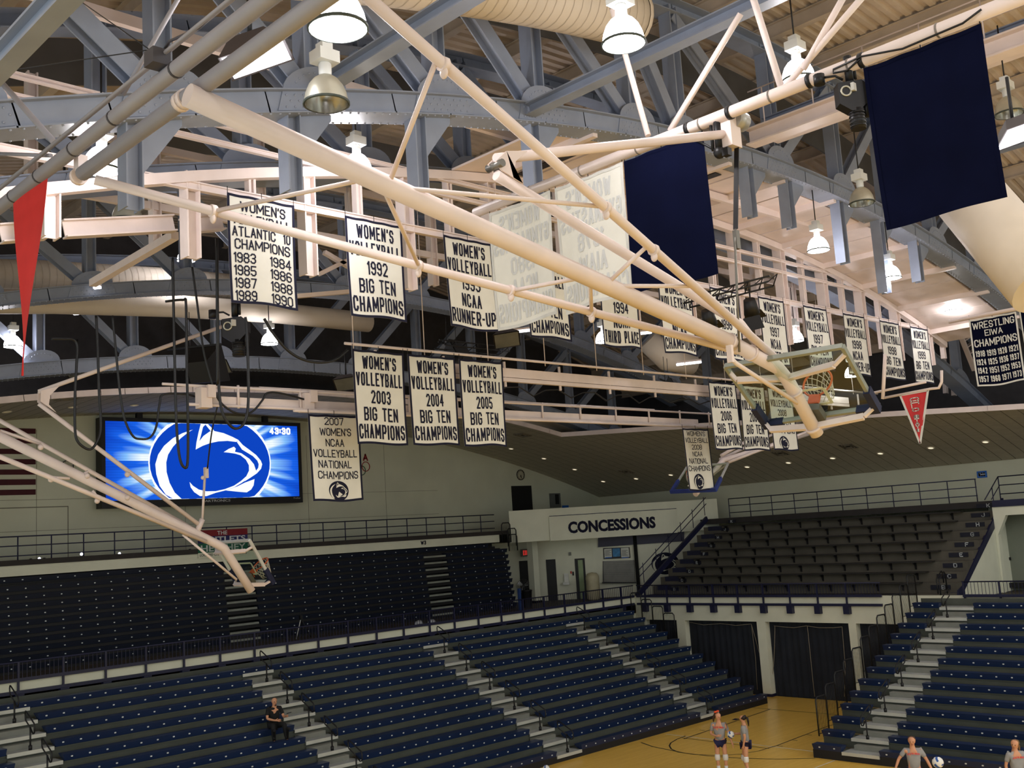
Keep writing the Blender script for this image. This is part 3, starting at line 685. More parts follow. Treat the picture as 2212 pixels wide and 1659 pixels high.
def screen_material():
    m = bpy.data.materials.new('screen_picture'); m.use_nodes = True; nt = m.node_tree; N = nt.nodes; L = nt.links
    N.remove(N['Principled BSDF'])
    tc = N.new('ShaderNodeTexCoord'); sp = N.new('ShaderNodeSeparateXYZ'); L.new(tc.outputs['Object'], sp.inputs[0])
    def mth(op, a=None, b=None, va=0., vb=0.):
        n = N.new('ShaderNodeMath'); n.operation = op
        if a is not None: L.new(a, n.inputs[0])
        else: n.inputs[0].default_value = va
        if b is not None: L.new(b, n.inputs[1])
        else: n.inputs[1].default_value = vb
        return n.outputs[0]
    hx = (x1-x0)/2; ex = .315*(x1-x0); dx = x0+(1150-80)/2055*(x1-x0)-cx
    X = mth('ADD', sp.outputs['X'], None, 0, -dx); ang = mth('ARCTAN2', sp.outputs['Z'], X)
    r = mth('SQRT', mth('ADD', mth('POWER', mth('DIVIDE', X, None, 0, ex), None, 0, 2.), mth('POWER', mth('DIVIDE', sp.outputs['Z'], None, 0, ex*.80), None, 0, 2.)))
    cb = N.new('ShaderNodeCombineXYZ'); L.new(mth('MULTIPLY', ang, None, 0, 2.6), cb.inputs[0])
    nz = N.new('ShaderNodeTexNoise'); nz.inputs['Scale'].default_value = 2.3; nz.inputs['Detail'].default_value = 1.5; L.new(cb.outputs[0], nz.inputs['Vector'])
    rays = N.new('ShaderNodeMapRange'); rays.inputs[1].default_value = .42; rays.inputs[2].default_value = .6; L.new(nz.outputs['Fac'], rays.inputs[0])
    glow = N.new('ShaderNodeMapRange'); glow.inputs[1].default_value = 1.75; glow.inputs[2].default_value = .98; L.new(r, glow.inputs[0])
    g2 = mth('MULTIPLY', glow.outputs[0], mth('ADD', mth('MULTIPLY', rays.outputs[0], None, 0, .8), None, 0, .35))
    cr = N.new('ShaderNodeValToRGB'); e = cr.color_ramp.elements
    e[0].position = 0; e[0].color = (.004, .05, .50, 1); e[1].position = .95; e[1].color = (.85, .95, 1, 1)
    k = e.new(.3); k.color = (.01, .12, .78, 1); k = e.new(.6); k.color = (.22, .50, .95, 1)
    L.new(g2, cr.inputs['Fac'])
    wv = mth('ADD', mth('MULTIPLY', mth('SINE', mth('MULTIPLY', sp.outputs['Z'], None, 0, 55.)), None, 0, .07), None, 0, .95)
    em = N.new('ShaderNodeEmission'); L.new(cr.outputs[0], em.inputs[0]); L.new(wv, em.inputs[1]); L.new(em.outputs[0], N['Material Output'].inputs[0])
    return m
q = MB(); q.add([(x0, YS, z0), (x1, YS, z0), (x1, YS, z1), (x0, YS, z1)], [(0,1,2,3)]); build('display', q, screen_material(), scr)
SB = emit('screen_blue', (.004, .055, .50), 1.0); SW = emit('screen_white', (.86, .93, 1.0), 1.1)
Wd = x1-x0; cxx = x0+(1150-80)/2055*Wd; czz = z1-(545-128)/(920-128)*(z1-z0); R = 645/2055*Wd
clip = (x0+.01-cxx, x1-.01-cxx, z0+.01-czz, z1-.01-czz)
q = MB(); P = [V((cxx+max(clip[0], min(clip[1], 1.02*a*R)), YS-.004, czz+max(clip[2], min(clip[3], 1.02*b*R)))) for a, b in EM_OVAL]; q.add(P, [tuple(range(48))]); build('emblem_rim', q, SW, scr)
emblem(scr, (cxx, YS, czz), (1,0,0), (0,0,1), R, SB, SW, .008, (z1-z0)/Wd*2055/(920-128)*1.0, None, clip)
def su(px): return (px-80)/2055*Wd
text_on(scr, '43:30', (x0+su(1800), YS, z1-(250-150)/800*(z1-z0)), (1,0,0), (0,0,1), 0, su(2050)-su(1800), 0, .085*(z1-z0)*1.15, .085, SW, lift=.02, gap=.2)
font_text(scr, 'DAKTRONICS', (x0+su(1025), YS-.05, z0-.16), (1,0,0), (0,0,1), .15, su(1330)-su(1025), mat('silver_letter', (190,190,190), .4, .4), bold=.002)
font_text(scr, 'ProStar', (x1-.35, YS-.05, z0-.12), (1,0,0), (0,0,1), .10, .38, mat('silver_letter', (190,190,190), .4, .4))
# ---- painted flag at the left, clock, rings
fl = thing('wall_flag', (ay(0, 1000, 43.9).x-1, 43.97, 9.5), 'large painted flag with dark red stripes on the end wall at the left edge', 'flag')
DR = mat('dark_red_stripe', (70, 26, 32), .85)
for i, (yt, yb2) in enumerate(((926, 937), (948, 958), (970, 981), (992, 1003), (1014, 1025), (1035, 1047), (1057, 1068.5))):
    a, b = ay(77, yt, 43.97), ay(77, yb2, 43.97); q = MB(); q.box((a.x-8, 43.965, b.z), (a.x, 43.998, a.z)); build('stripe', q, DR, fl)
def clock(c, nrm, r, label):
    t = thing('wall_clock', c, label, 'clock', 'wall clocks'); c = V(c); nrm = V(nrm)
    q = MB(); q.lathe(c, [(r*.86, .02), (r, .05), (r, 0)], 24, nrm); build('rim', q, BLACK, t)
    q = MB(); P = []; q.lathe(c, [(.001, .03), (r*.88, .03)], 24, nrm); build('face', q, mat('clock_face', (172,168,146), .6), t)
    u = V((0,0,1)).cross(nrm).normalized(); 
    q = MB()
    for ang, ln in ((2.9, .62), (3.45, .45)):
        d = u*math.sin(ang)+V((0,0,1))*math.cos(ang); q.beam(c+nrm*.045, c+nrm*.045+d*r*ln, .03, .012, nrm)
    build('hands', q, BLACK, t)
    q = MB()
    for i in range(12):
        d = u*math.sin(i*math.pi/6)+V((0,0,1))*math.cos(i*math.pi/6); q.beam(c+nrm*.04+d*r*.70, c+nrm*.04+d*r*.84, .03, .012, nrm)
    build('hour_marks', q, BLACK, t, kind='stuff')
clock(tuple(ay(146, 1006, 43.9)), (0,-1,0), .24, 'round wall clock left of the video screen, partly behind a white tube')
clock(tuple(ay(1124, 1026, 43.98)), (0,-1,0), .31, 'pale round wall clock above the dark upper doorway')
rg = thing('ringed_sign', tuple(ay(782, 1000, 43.98)), 'flat wall sign with red letters USA over five coloured rings', 'sign')
YR = 43.985
def ring(px, py, r_px, m_):
    c = ay(px, py, YR); r = (ay(px+r_px, py, YR)-c).length; q = MB(); q.tube([c+V((r*math.cos(t_), 0, r*math.sin(t_))) for t_ in [2*math.pi*i/24 for i in range(25)]], .022, 5); build('ring', q, m_, rg)
s = 220/2212
for (zx, zy, m_) in ((1325, 478, BLACK), (1510, 480, mat('ring_red', (150,40,44), .7)), (1420, 565, mat('ring_green', (46,88,62), .7)), (1245, 570, mat('ring_yellow', (190,150,50), .7)), (1140, 478, mat('ring_blue', (40,70,140), .7))):
    ring(640+zx*s, 960+zy*s, 8.2, m_)
for ch, zx in (('U', 1130), ('S', 1315), ('A', 1500)):
    c = ay(640+(zx-52)*s, 960+360*s, YR); d = ay(640+(zx+52)*s, 960+205*s, YR)
    text_on(rg, ch, (c.x, YR, c.z), (1,0,0), (0,0,1), 0, d.x-c.x, 0, d.z-c.z, .085, mat('ring_red', (150,40,44), .7))
# dark upper doorway and small openings in the corner
wd, a, b = wall_sign('door_1', 1104, 1050, 1150, 1103, 'y', 43.99, BLACK, None, None, .05); wd['kind'] = 'structure'
wd2, a, b = wall_sign('door_2', 1186, 1066, 1211, 1096, 'y', 43.99, mat('grey_door', (96,98,94), .7), None, None, .05); wd2['kind'] = 'structure'
q = MB(); a = ay(1199, 1068, 43.93); b = ay(1208, 1089, 43.93); q.box((a.x, 43.92, b.z), (b.x, 43.95, a.z)); build('door_window', q, BLACK, wd2)
# ================================================================== CONCESSION CORNER (floor at 3.85)
ZF = 3.85
def cf(px, py, z=ZF): return az(px, py, z)
cl = cf(1157.5, 1302)
q = MB(); q.box((cl.x-.2, cl.y-.2, ZF), (cl.x+.2, cl.y+.2, zb)); column = build('column', q, WHITE, kind='structure')
q = MB(); q.box((cl.x-.26, cl.y-.26, ZF), (cl.x+.26, cl.y+.26, ZF+.12)); build('column_base', q, BLACK, column)
# back wall with two doors, runs from the end of the closed bleachers to the counter
B0 = cf(1107, 1300); B1 = cf(1198, 1288); BE = V((42.95, 38.9, 0))
Wp0 = V((38.2, 45.3, 0)); Wp1 = V((43.1, 39.0, 0))
wdv = (Wp1-Wp0).normalized(); wn = V((wdv.y, -wdv.x, 0)); wn = wn if wn.dot(EYE-Wp1) > 0 else -wn
def hit_w(px, py, off=0.): o = Wp1+wn*off; d = sight(px, py); return EYE+d*((o-EYE).dot(wn)/d.dot(wn))
q = MB(); q.prism([V((Wp0.x,Wp0.y,ZF)), V((Wp1.x,Wp1.y,ZF)), V((Wp1.x,Wp1.y,zb+.05)), V((Wp0.x,Wp0.y,zb+.05))], -wn*.2); struct('wall_concession_back', q, WHITE)
def on_w(name, px0, py0, px1, py1, m_, lo=.0, hi=.03, parent=None, floor_=False):
    a = hit_w(px0, py0, hi); b = hit_w(px1, py1, hi); z0_, z1_ = min(a.z, b.z), max(a.z, b.z)
    if floor_: z0_ = ZF
    q = MB(); q.prism([V((a.x,a.y,z0_)), V((b.x,b.y,z0_)), V((b.x,b.y,z1_)), V((a.x,a.y,z1_))], -wn*(hi-lo)); return build(name, q, m_, parent), a, b, z0_, z1_
d1, *_ = on_w('door_3', 1179, 1209, 1205, 1288, BLACK, floor_=True); d1['kind'] = 'structure'
d2, a, b, z0_, z1_ = on_w('door_4', 1241, 1207, 1269, 1295, BLACK, floor_=True); d2['kind'] = 'structure'
on_w('door_pane', 1248, 1210, 1264, 1290, mat('lit_green_opening', (150, 168, 130), .7), .03, .035, d2, True)
d3, *_ = on_w('door_5', 1121, 1212, 1145, 1300, BLACK, floor_=True); d3['kind'] = 'structure'
ft, *_ = on_w('drinking_fountain', 1218, 1239, 1229, 1262, mat('white_enamel', (220,220,212), .3), 0, .12); tag(ft, 'white drinking fountain between the two dark doors', 'fountain')
bs, *_ = on_w('basin', 1216, 1258, 1230, 1263, mat('white_enamel', (220,220,212), .3), .1, .3, ft)
bx, *_ = on_w('alarm_box', 1232, 1234, 1235, 1239, RED, 0, .05); tag(bx, 'small red alarm box beside the green-lit doorway', 'box')
bx, *_ = on_w('switch_box', 1236, 1235, 1240, 1243, BLACK, 0, .05); tag(bx, 'small black switch box beside the green-lit doorway', 'box')
vb, a, b, z0_, z1_ = on_w('wall_vent', 1228, 1193, 1234, 1200, mat('vent_grey', (120,122,116), .5), 0, .06); tag(vb, 'small grey round-looking vent high on the wall above the fountain', 'vent')
es = thing('exit_sign', tuple(cf(1134, 1205, 6.3)), 'small dark exit sign with red letters behind the end of the closed bleachers', 'sign')
c = hit_w(1134, 1194, .5); q = MB(); q.box((c.x-.28, c.y-.05, c.z-.2), (c.x+.28, c.y+.05, c.z+.2)); build('case', q, mat('grey_case', (110,106,104), .6), es)
text_on(es, 'EXIT', (c.x-.2, c.y-.05, c.z-.13), (1,0,0), (0,0,1), 0, .42, 0, .26, .06, emit('exit_red', (.8, .05, .04), .5))
# counter wall, facing the court
C0 = V((43.1, 39.0, 0)); C1 = V((47.6, 33.9, 0)); c0p = hit_f(1199, 1200)
kd = (C1-C0).normalized(); kn = V((kd.y, -kd.x, 0)); kn = kn if kn.dot(EYE-C0) > 0 else -kn
def hit_c(px, py, off=0.): o = C0+kn*off; d = sight(px, py); return EYE+d*((o-EYE).dot(kn)/d.dot(kn))
q = MB(); e = hit_c(1440, 1250); q.prism([V((C0.x,C0.y,ZF)), V((C1.x,C1.y,ZF)), V((C1.x,C1.y,zb+.02)), V((C0.x,C0.y,zb+.02))], -kn*.2); struct('wall_counter', q, WHITE)
def on_c(name, pxs, m_, lo=0., hi=.03, parent=None):
    P = [hit_c(*p, hi) for p in pxs]; q = MB(); q.prism(P, -kn*(hi-lo)); return build(name, q, m_, parent)
nb = on_c('navy_band', [(1292,1182),(1478,1169),(1478,1146),(1292,1160)], NAVY, 0, .12); tag(nb, 'navy panel band under the white fascia, over the menu board', 'panel')
mbd = thing('menu_board', tuple(hit_c(1332, 1195, .05)), 'menu board with a blue picture between two white lists over the shuttered counter', 'menu')
on_c('frame', [(1304,1208),(1362,1205),(1360,1182),(1303,1184)], BLACK, 0, .05, mbd)
on_c('list_panel', [(1306,1206),(1322,1205),(1321,1185),(1305,1186)], mat('list_white', (200,202,192), .5), .05, .055, mbd)
on_c('picture', [(1324,1203),(1340,1202),(1339,1184),(1323,1185)], mat('picture_blue', (50,120,170), .5, 0, .3, 6.), .05, .055, mbd)
on_c('list_panel', [(1342,1204),(1360,1203),(1358,1183),(1341,1184)], mat('list_white', (200,202,192), .5), .05, .055, mbd)
for x_ in (1307, 1343): on_c('blue_strip', [(x_,1206),(x_+15,1205),(x_+15,1203),(x_,1204)], BLUES, .055, .06, mbd)
q = MB()
for x_ in (1307, 1343):
    for k in range(5): a = hit_c(x_, 1189+k*2.6, .058); b = hit_c(x_+(10 if k % 2 else 13), 1188.5+k*2.6, .058); q.beam(a, b, .012, .03, (0,0,1))
build('list_lines', q, mat('list_grey', (120,120,116), .6), mbd, kind='stuff')
sh = thing('serving_shutter', tuple(hit_c(1337, 1258, .1)), 'closed grey roller shutter of the food counter', 'shutter')
q = MB(); 
for i in range(22):
    f0, f1 = i/22, (i+.8)/22
    L0 = (1303+2*f0, 1212+45*f0); L1 = (1303+2*f1, 1212+45*f1); R0 = (1369+3*f0, 1211+47*f0); R1 = (1369+3*f1, 1211+47*f1)
    q.prism([hit_c(*L1, .05), hit_c(*R1, .05), hit_c(*R0, .05), hit_c(*L0, .05)], kn*.015)
build('slat', q, mat('shutter_grey', (128,128,122), .5, .3), sh, kind='stuff')
on_c('backing', [(1302,1259),(1373,1258),(1370,1210),(1302,1212)], mat('shutter_dark', (80,80,78), .6), 0, .05, sh)
on_c('counter_ledge', [(1301,1260),(1374,1259.5),(1374,1257.5),(1301,1258)], BLACK, 0, .3, sh)
q = MB(); pb_ = hit_c(1379, 1262, .15); pt_ = hit_c(1372, 1178, .15); q.box((pb_.x-.07, pb_.y-.07, ZF), (pb_.x+.07, pb_.y+.07, zb)); build('post', q, BLACK, nb)
le = on_c('emblem_panel', [(1384,1262),(1478,1255),(1478,1172),(1381,1181)], WHITE, 0, .02); tag(le, 'white wall panel with a big dark lion-head emblem beside the stand stairs', 'panel')
C = hit_c(1437, 1217, .02); Rr = (hit_c(1467, 1216, .02)-C).length
emblem(le, C, kd, (0,0,1), Rr, INK, WHITE, .01)
tc_ = cf(1283, 1295); 
tr1 = thing('round_bin', (tc_.x, tc_.y, ZF), 'pale cream round-topped bin at the corner of the food counter', 'bin')
q = MB(); q.lathe((tc_.x, tc_.y, ZF), [(.28,0),(.36,.06),(.36,1.05)], 20); build('body', q, mat('cream_plastic', (190,182,150), .5), tr1)
q = MB(); q.lathe((tc_.x, tc_.y, ZF), [(.37,1.05),(.36,1.2),(.26,1.38),(.0,1.44)], 20); build('dome_lid', q, mat('cream_plastic', (190,182,150), .5), tr1)
# pedestal fan beside the closed bleachers
fc = cf(1133, 1302); F = V((fc.x, fc.y, ZF)); hc = ay(1136, 1265, fc.y)
fan = thing('floor_fan', tuple(F), 'large round caged fan at the end of the closed bleachers', 'fan')
nrm = (EYE-hc); nrm.z = 0; nrm.normalize()
q = MB(); q.tube([F, V((F.x, F.y, hc.z))], .04, 8); q.lathe(F, [(.35,0),(.35,.05),(.04,.08)], 16); build('stand', q, BLACK, fan)
fr_ = .36; q = MB(); u_ = V((0,0,1)).cross(nrm).normalized(); hcv = V((F.x, F.y, hc.z))
for rr in (fr_, fr_*.75, fr_*.5, fr_*.25):
    q.tube([hcv+nrm*(.10*(1-rr/fr_)+.06)+(u_*math.cos(k*math.pi/12)+V((0,0,1))*math.sin(k*math.pi/12))*rr for k in range(25)], .007, 4)
for k in range(16):
    d = u_*math.cos(k*math.pi/8)+V((0,0,1))*math.sin(k*math.pi/8); q.tube([hcv+nrm*.17, hcv+nrm*.06+d*fr_], .005, 4)
build('cage', q, mat('grey_wire', (110,110,108), .4, .5), fan)
q = MB(); q.lathe(hcv-nrm*.06, [(fr_, 0), (fr_, .12)], 24, nrm); build('shroud', q, mat('dull_grey', (86,86,84), .5), fan)
for k in range(3):
    d = u_*math.cos(k*2.09+.4)+V((0,0,1))*math.sin(k*2.09+.4); p = d.cross(nrm); q = MB()
    q.prism([hcv+d*.06-p*.05, hcv+d*fr_*.9-p*.12+nrm*.05, hcv+d*fr_*.9+p*.1, hcv+d*.06+p*.05], nrm*.008); build('blade', q, mat('fan_blade', (140,140,138), .4, .4), fan)
q = MB(); q.lathe(hcv, [(.0,.09),(.07,.08),(.07,-.08),(.0,-.08)], 12, nrm); build('hub', q, BLACK, fan)
bp = cf(1124, 1318); q = MB(); q.box((bp.x-.06, bp.y-.06, ZF), (bp.x+.06, bp.y+.06, ZF+1.05)); o = build('crowd_post', q, mat('blue_post', (40,66,120), .5), None); tag(o, 'short blue post standing by the balcony rail near the fan', 'post')
tb = cf(1140, 1312); q = MB(); q.lathe((tb.x, tb.y, ZF), [(.2,0),(.26,.8),(.28,.82),(.28,.86),(.22,.88)], 16); o = build('trash_can', q, BLACK, None); tag(o, 'black trash can below the floor fan', 'bin')
# advert banner hung on the upper railing
ad_ = thing('advert_banner', (ay(480, 1170, YU).x, YU-.06, 8.0), 'red, blue and green outlets advert hung on the end concourse railing behind the hoop', 'banner')
A = ay(427, 1146, YU-.06); Bq = ay(534, 1141, YU-.06); lo = ay(427, 1206, YU-.06).z; xl, xr = A.x, Bq.x; hi = (A.z+Bq.z)/2; h = hi-lo
def band(z0, z1, m_): q = MB(); q.box((xl, YU-.075, z0), (xr, YU-.05, z1)); build('band', q, m_, ad_)
band(hi-.23*h, hi, mat('ad_red', (120,30,38), .8)); band(hi-.48*h, hi-.23*h, mat('ad_navy', (38,40,92), .8)); band(hi-.82*h, hi-.48*h, mat('ad_green', (36,96,74), .8)); band(lo, hi-.82*h, WHITE)
w = xr-xl
font_text(ad_, 'THE', (xl+.38*w, YU-.075, hi-.19*h), (1,0,0), (0,0,1), .2*h, .2*w, LW, bold=.004)
font_text(ad_, 'OUTLETS', (xl+.05*w, YU-.075, hi-.445*h), (1,0,0), (0,0,1), .27*h, .9*w, LW, bold=.006)
font_text(ad_, 'HERSHEY', (xl+.05*w, YU-.075, hi-.78*h), (1,0,0), (0,0,1), .33*h, .9*w, LW, bold=.006)
font_text(ad_, 'LOCATED ON HERSHEYPARK DRIVE', (xl+.03*w, YU-.075, lo+.05*h), (1,0,0), (0,0,1), .13*h, .94*w, INK)
# tripod and clear bags left on the balcony
tf = az(650, 1379, ZF+.3); tp = thing('tripod', (tf.x, tf.y, ZF), 'small camera tripod with white legs standing on the balcony by the closed bleachers', 'tripod')
ty = 38.2; top = ay(650, 1336, ty); feet = (ay(640, 1383, ty), ay(672, 1380, ty), ay(655, 1376, ty+.6))
for i, f in enumerate(feet): q = MB(); q.tube([top, V((f.x, f.y, ZF+.02))], [.022, .016], 6); build('leg', q, mat('white_leg', (210,210,206), .4) if i == 0 else BLACK, tp)
q = MB(); q.box((top.x-.06, top.y-.06, top.z-.05), (top.x+.06, top.y+.06, top.z+.12)); q.tube([top, top+V((0,0,.35))], .02, 6); build('head', q, BLACK, tp)
GLS = bpy.data.materials.new('clear_plastic'); GLS.use_nodes = True; bb = GLS.node_tree.nodes['Principled BSDF']; bb.inputs['Base Color'].default_value = (.8,.82,.84,1); bb.inputs['Roughness'].default_value = .15; bb.inputs['Alpha'].default_value = .55
for px, py, lab in ((905, 1347, 'clear plastic bag lying on the balcony edge, left of two'), (933, 1344, 'clear plastic bag lying on the balcony edge, right of two')):
    c = az(px, py, 3.99); q = MB(); random.seed(int(px)); q.sphere((c.x, c.y, c.z), .17, 10, 7, (1.25,.8,.75))
    q.v = [v+V((random.uniform(-.03,.03),)*3) for v in q.v]; tag(build('plastic_bag', q, GLS), lab, 'bag', 'bags on the balcony edge')
# bright floor-level lamps glinting on the concourse edge at the left
GLINT = emit('glint_lamp', (.9, .88, 1.0), 6.)
for i, (px, py) in enumerate(((67,1211),(85,1207),(96,1211),(176,1197),(258,1196),(411,1195))):
    c = ay(px, py, 41.2); t = thing('floor_spotlight', (c.x, c.y, 7.78), 'tiny bright lamp glinting on the end concourse edge, %s from the left' % ('first','second','third','fourth','fifth','sixth')[i], 'lamp', 'tiny lamps on the end concourse')
    q = MB(); q.sphere(c, .055, 8, 6); build('bulb', q, GLINT, t); q = MB(); q.lathe((c.x, c.y+.02, 7.78), [(.06,0),(.05,max(.02, c.z-7.85)),(.03,max(.03, c.z-7.82))], 8); build('base', q, BLACK, t)
# ================================================================== ROOF TRUSSES
RIV = mat('rivet_steel', (150, 158, 176), .4, 0, .05)
def truss(y, label, gfun, nodes, x_lo, x_hi, depth, rivets=True, hangers=(), y2=.30, ch=.36):
    t = thing('roof_truss', (23.4, y, 16), label, 'truss', 'roof trusses')
    n = 40; X = [x_lo+(x_hi-x_lo)*i/n for i in range(n+1)]
    q = MB()       # lower chord: two channels laced by a riveted cover plate
    for a, b in zip(X[:-1], X[1:]):
        A, B = V((a, y, gfun(a)-ch/2)), V((b, y, gfun(b)-ch/2)); up = (B-A).cross(V((0,-1,0))) if False else (0,0,1)
        q.beam(A, B+(B-A)*.02, .05, ch)
        A2, B2 = A+V((0, y2+.15, 0)), B+V((0, y2+.15, 0)); q.beam(A2, B2+(B2-A2)*.02, .05, ch)
        q.beam(V((a, y-.06, gfun(a))), V((b, y-.06, gfun(b))), .16, .025)
    build('lower_chord', q, STEEL, t)
    q = MB()
    for a, b in zip(X[:-1], X[1:]): A, B = V((a, y+.22, gfun(a)-ch-.01)), V((b, y+.22, gfun(b)-ch-.01)); q.beam(A, B+(B-A)*.02, .62, .025)
    build('cover_plate', q, STEEL, t)
    q = MB(); top = lambda x: gfun(x)+depth
    for a, b in zip(X[:-1], X[1:]): A, B = V((a, y+.22, top(a))), V((b, y+.22, top(b))); q.ibeam(A, B+(B-A)*.02, .5, .36)
    build('upper_chord', q, STEEL, t)
    for i, x in enumerate(nodes):
        q = MB(); q.ibeam((x, y+.2, gfun(x)-.05), (x, y+.2, top(x)), .34, .30, (1,0,0), .03); build('vertical', q, STEEL, t)
        # gusset
        s = .62; g = gfun(x); sl = (gfun(x+.1)-gfun(x-.1))/.2
        q = MB(); P = []
        for k in range(13): an = math.pi*k/12; P.append(V((x+s*math.cos(an), y-.045, g+s*math.cos(an)*sl+.42*math.sin(an))))
        P += [V((x-s*1.15, y-.045, g-s*1.15*sl-ch+.02)), V((x+s*1.15, y-.045, g+s*1.15*sl-ch+.02))]
        q.prism(P, (0, .02, 0)); gp = build('gusset_plate', q, STEEL, t)
        if rivets:
            q = MB()
            for r in range(3):
                for c in range(8): xx = x-.56+.16*c+(.08 if r % 2 else 0); q.sphere((xx, y-.048, gfun(xx)-.08-.1*r), .02, 6, 4)
            for an in [.5+.27*k for k in range(9)]: q.sphere((x+.42*math.cos(an), y-.048, g+.3*math.sin(an)+.42*math.cos(an)*sl), .02, 6, 4)
            build('rivets', q, RIV, gp, kind='stuff')
        if i+1 < len(nodes):
            x2 = nodes[i+1]
            if (x+x2)/2 < 23.4: A, B = V((x+.05, y+.2, top(x)-.2)), V((x2-.15, y+.2, gfun(x2)+.1))
            else: A, B = V((x+.15, y+.2, gfun(x)+.1)), V((x2-.05, y+.2, top(x2)-.2))
            q = MB(); q.ibeam(A, B, .30, .28, (0,1,0), .03); build('diagonal', q, STEEL, t)
    if rivets:
        q = MB(); x = x_lo+.2
        while x < x_hi:
            for yy in (y-.04, y+.48): q.sphere((x, yy, gfun(x)-ch-.025), .022, 6, 4)
            x += .17
        build('rivets', q, RIV, t, kind='stuff')
    for (x, zlen) in hangers:
        z0 = gfun(x)-ch; q = MB(); q.ibeam((x, y+.2, z0), (x, y+.2, z0-zlen), .30, .26, (1,0,0), .025)
        hb = build('hanger_stub', q, STEEL, t)
        q = MB(); q.prism([(x+.15, y+.1, z0), (x+.75, y+.1, gfun(x+.75)-ch), (x+.75, y+.1, gfun(x+.75)-ch-.12), (x+.15, y+.1, z0-.75)], (0, .03, 0)); build('bracket', q, STEEL, hb)
    return t
nodes1 = sorted([ay(px, py, 13.8).x for px, py in ((355,205),(955,200),(1170,225),(1375,262),(1480,290),(1685,345),(1822,402),(1925,455))])
nodes1 = [nodes1[0]-2.8]+nodes1[:1]+[nodes1[0]+2.6]+nodes1[1:]+[nodes1[-1]+3+3.2*i for i in range(4)]
hang1 = [(ay(px, py, 13.9).x, L) for px, py, L in ((288,300,1.3),(632,270,1.3),(905,272,1.6),(1152,280,2.3),(1372,320,1.2),(1617,360,1.3),(1703,400,1.3),(1815,445,1.8),(1902,490,2.2),(1985,560,1.3))]
truss(13.8, 'nearest blue-grey riveted roof truss, its lower chord arching across the whole upper picture', g_truss, nodes1, -3, 47.5, 3.2, True, hang1)
g2_ = lambda x: 16.95-.0088*(x-23.4)**2
truss(18.6, 'blue-grey roof truss seen through the cream frame, behind the hanging banners', g2_, [1.5+3.1*i for i in range(15)], -3, 47.5, 3.0, False)
g3_ = lambda x: 16.8-.0088*(x-23.4)**2
truss(30.4, 'blue-grey roof truss in the middle distance, behind the red pennant and banners', g3_, [3.0+3.1*i for i in range(14)], -3, 48, 3.2, True)
g4_ = lambda x: 15.15-.0072*(x-23.4)**2
truss(36.2, 'farthest dark roof truss just above the edge of the end soffit', g4_, [3.0+3.3*i for i in range(13)], -3, 48, 3.6, True, (), .3, .45)
# struts along the hall between the trusses
def strut(x, z, y0, y1, lab, w=.26, h=.24):
    q = MB(); q.ibeam((x, y0, z), (x, y1, z), w, h); o = build('roof_strut', q, STEEL); tag(o, lab, 'beam', 'struts between the trusses')
for (p0, lab) in (((755,150), 'blue-grey strut crossing the duct at top centre, left of the two long ones'), ((1200,212), 'blue-grey strut rising to the upper right from the truss gusset at top centre'), ((66,66), 'dark blue-grey strut cutting the top left corner')):
    a = ay(*p0, 13.0 if p0[0] > 700 else 8.0); strut(a.x, a.z, -6, 13.7, lab, *((.26, .24) if p0[0] > 700 else (.16, .20)))
a = ay(1650, 265, 13.7); strut(a.x, a.z, -6, 13.7, 'blue-grey rail of the high catwalk behind the black hoist, right of centre', .2, .2)
a = ay(1990, 372, 14.0); strut(a.x, a.z, 0, 13.7, 'blue-grey strut meeting the truss behind the large navy banner')
# high catwalk with cream underside, right of the black hoist
cw = thing('high_catwalk', tuple(ay(1700, 280, 12)), 'cream catwalk girder with thin handrails, behind the pipe and black hoist at upper right', 'catwalk')
a = ay(1620, 300, 13.6); xw_, zw_ = a.x, a.z
q = MB(); q.ibeam((xw_, -4, zw_), (xw_, 13.6, zw_), .4, .42, (0,0,1), .04); build('girder', q, CREAM, cw)
q = MB(); q.box((xw_, -4, zw_+.16), (xw_+1.3, 13.6, zw_+.22)); build('deck', q, CREAM, cw)
q = MB()
for dx in (.1, 1.2):
    for dz in (.75, 1.25): q.tube([(xw_+dx, -4, zw_+dz), (xw_+dx, 13.6, zw_+dz)], .02, 5)
for i in range(13): q.tube([(xw_+.1, -3+i*1.35, zw_+.2), (xw_+.1, -3+i*1.35, zw_+1.25)], .018, 5)
build('hand_rail', q, CREAM, cw)
# ================================================================== CREAM HANGING FRAME CARRYING THE BANNERS
YF = 17.25
hf = thing('hanging_frame', (22, YF, 13), 'cream steel frame of posts and rails hung below the roof, carrying the upper banner row', 'frame')
zr = ay(950, 507, YF).z
def zc_(x): return min(16.45, g_truss(x)-.42)
X0f = ay(112, 400, YF).x
step_f = ay(415, 400, YF).x-X0f
posts_f = [X0f+step_f*.5*i for i in range(-2, 30) if X0f+step_f*.5*i < 40.5]
for i, x in enumerate(posts_f):
    fat = (i % 2 == 0); q = MB(); wz = .30 if fat else .17
    zl = zr-1.35 if fat else zr-.0
    if not fat and i % 4 == 1: zl = zr-1.0
    q.ibeam((x, YF+.1, zl), (x, YF+.1, zc_(x)+.1), wz, wz*.9, (1,0,0), .03 if fat else .05); build('post', q, CREAM, hf)
for dz, w_, h_, nm in ((0, .12, .16, 'banner_rail'), (.95, .10, .10, 'girt'), (1.32, .10, .10, 'girt')):
    q = MB(); q.ibeam((posts_f[0], YF-.02, zr+dz), (posts_f[-1], YF-.02, zr+dz), w_, h_, (0,0,1), .025); build(nm, q, CREAM, hf)
q = MB(); 
for a, b in zip(posts_f[:-1], posts_f[1:]): q.beam((a, YF, zc_(a)), (b, YF, zc_(b)), .2, .2)
build('head_beam', q, CREAM, hf)
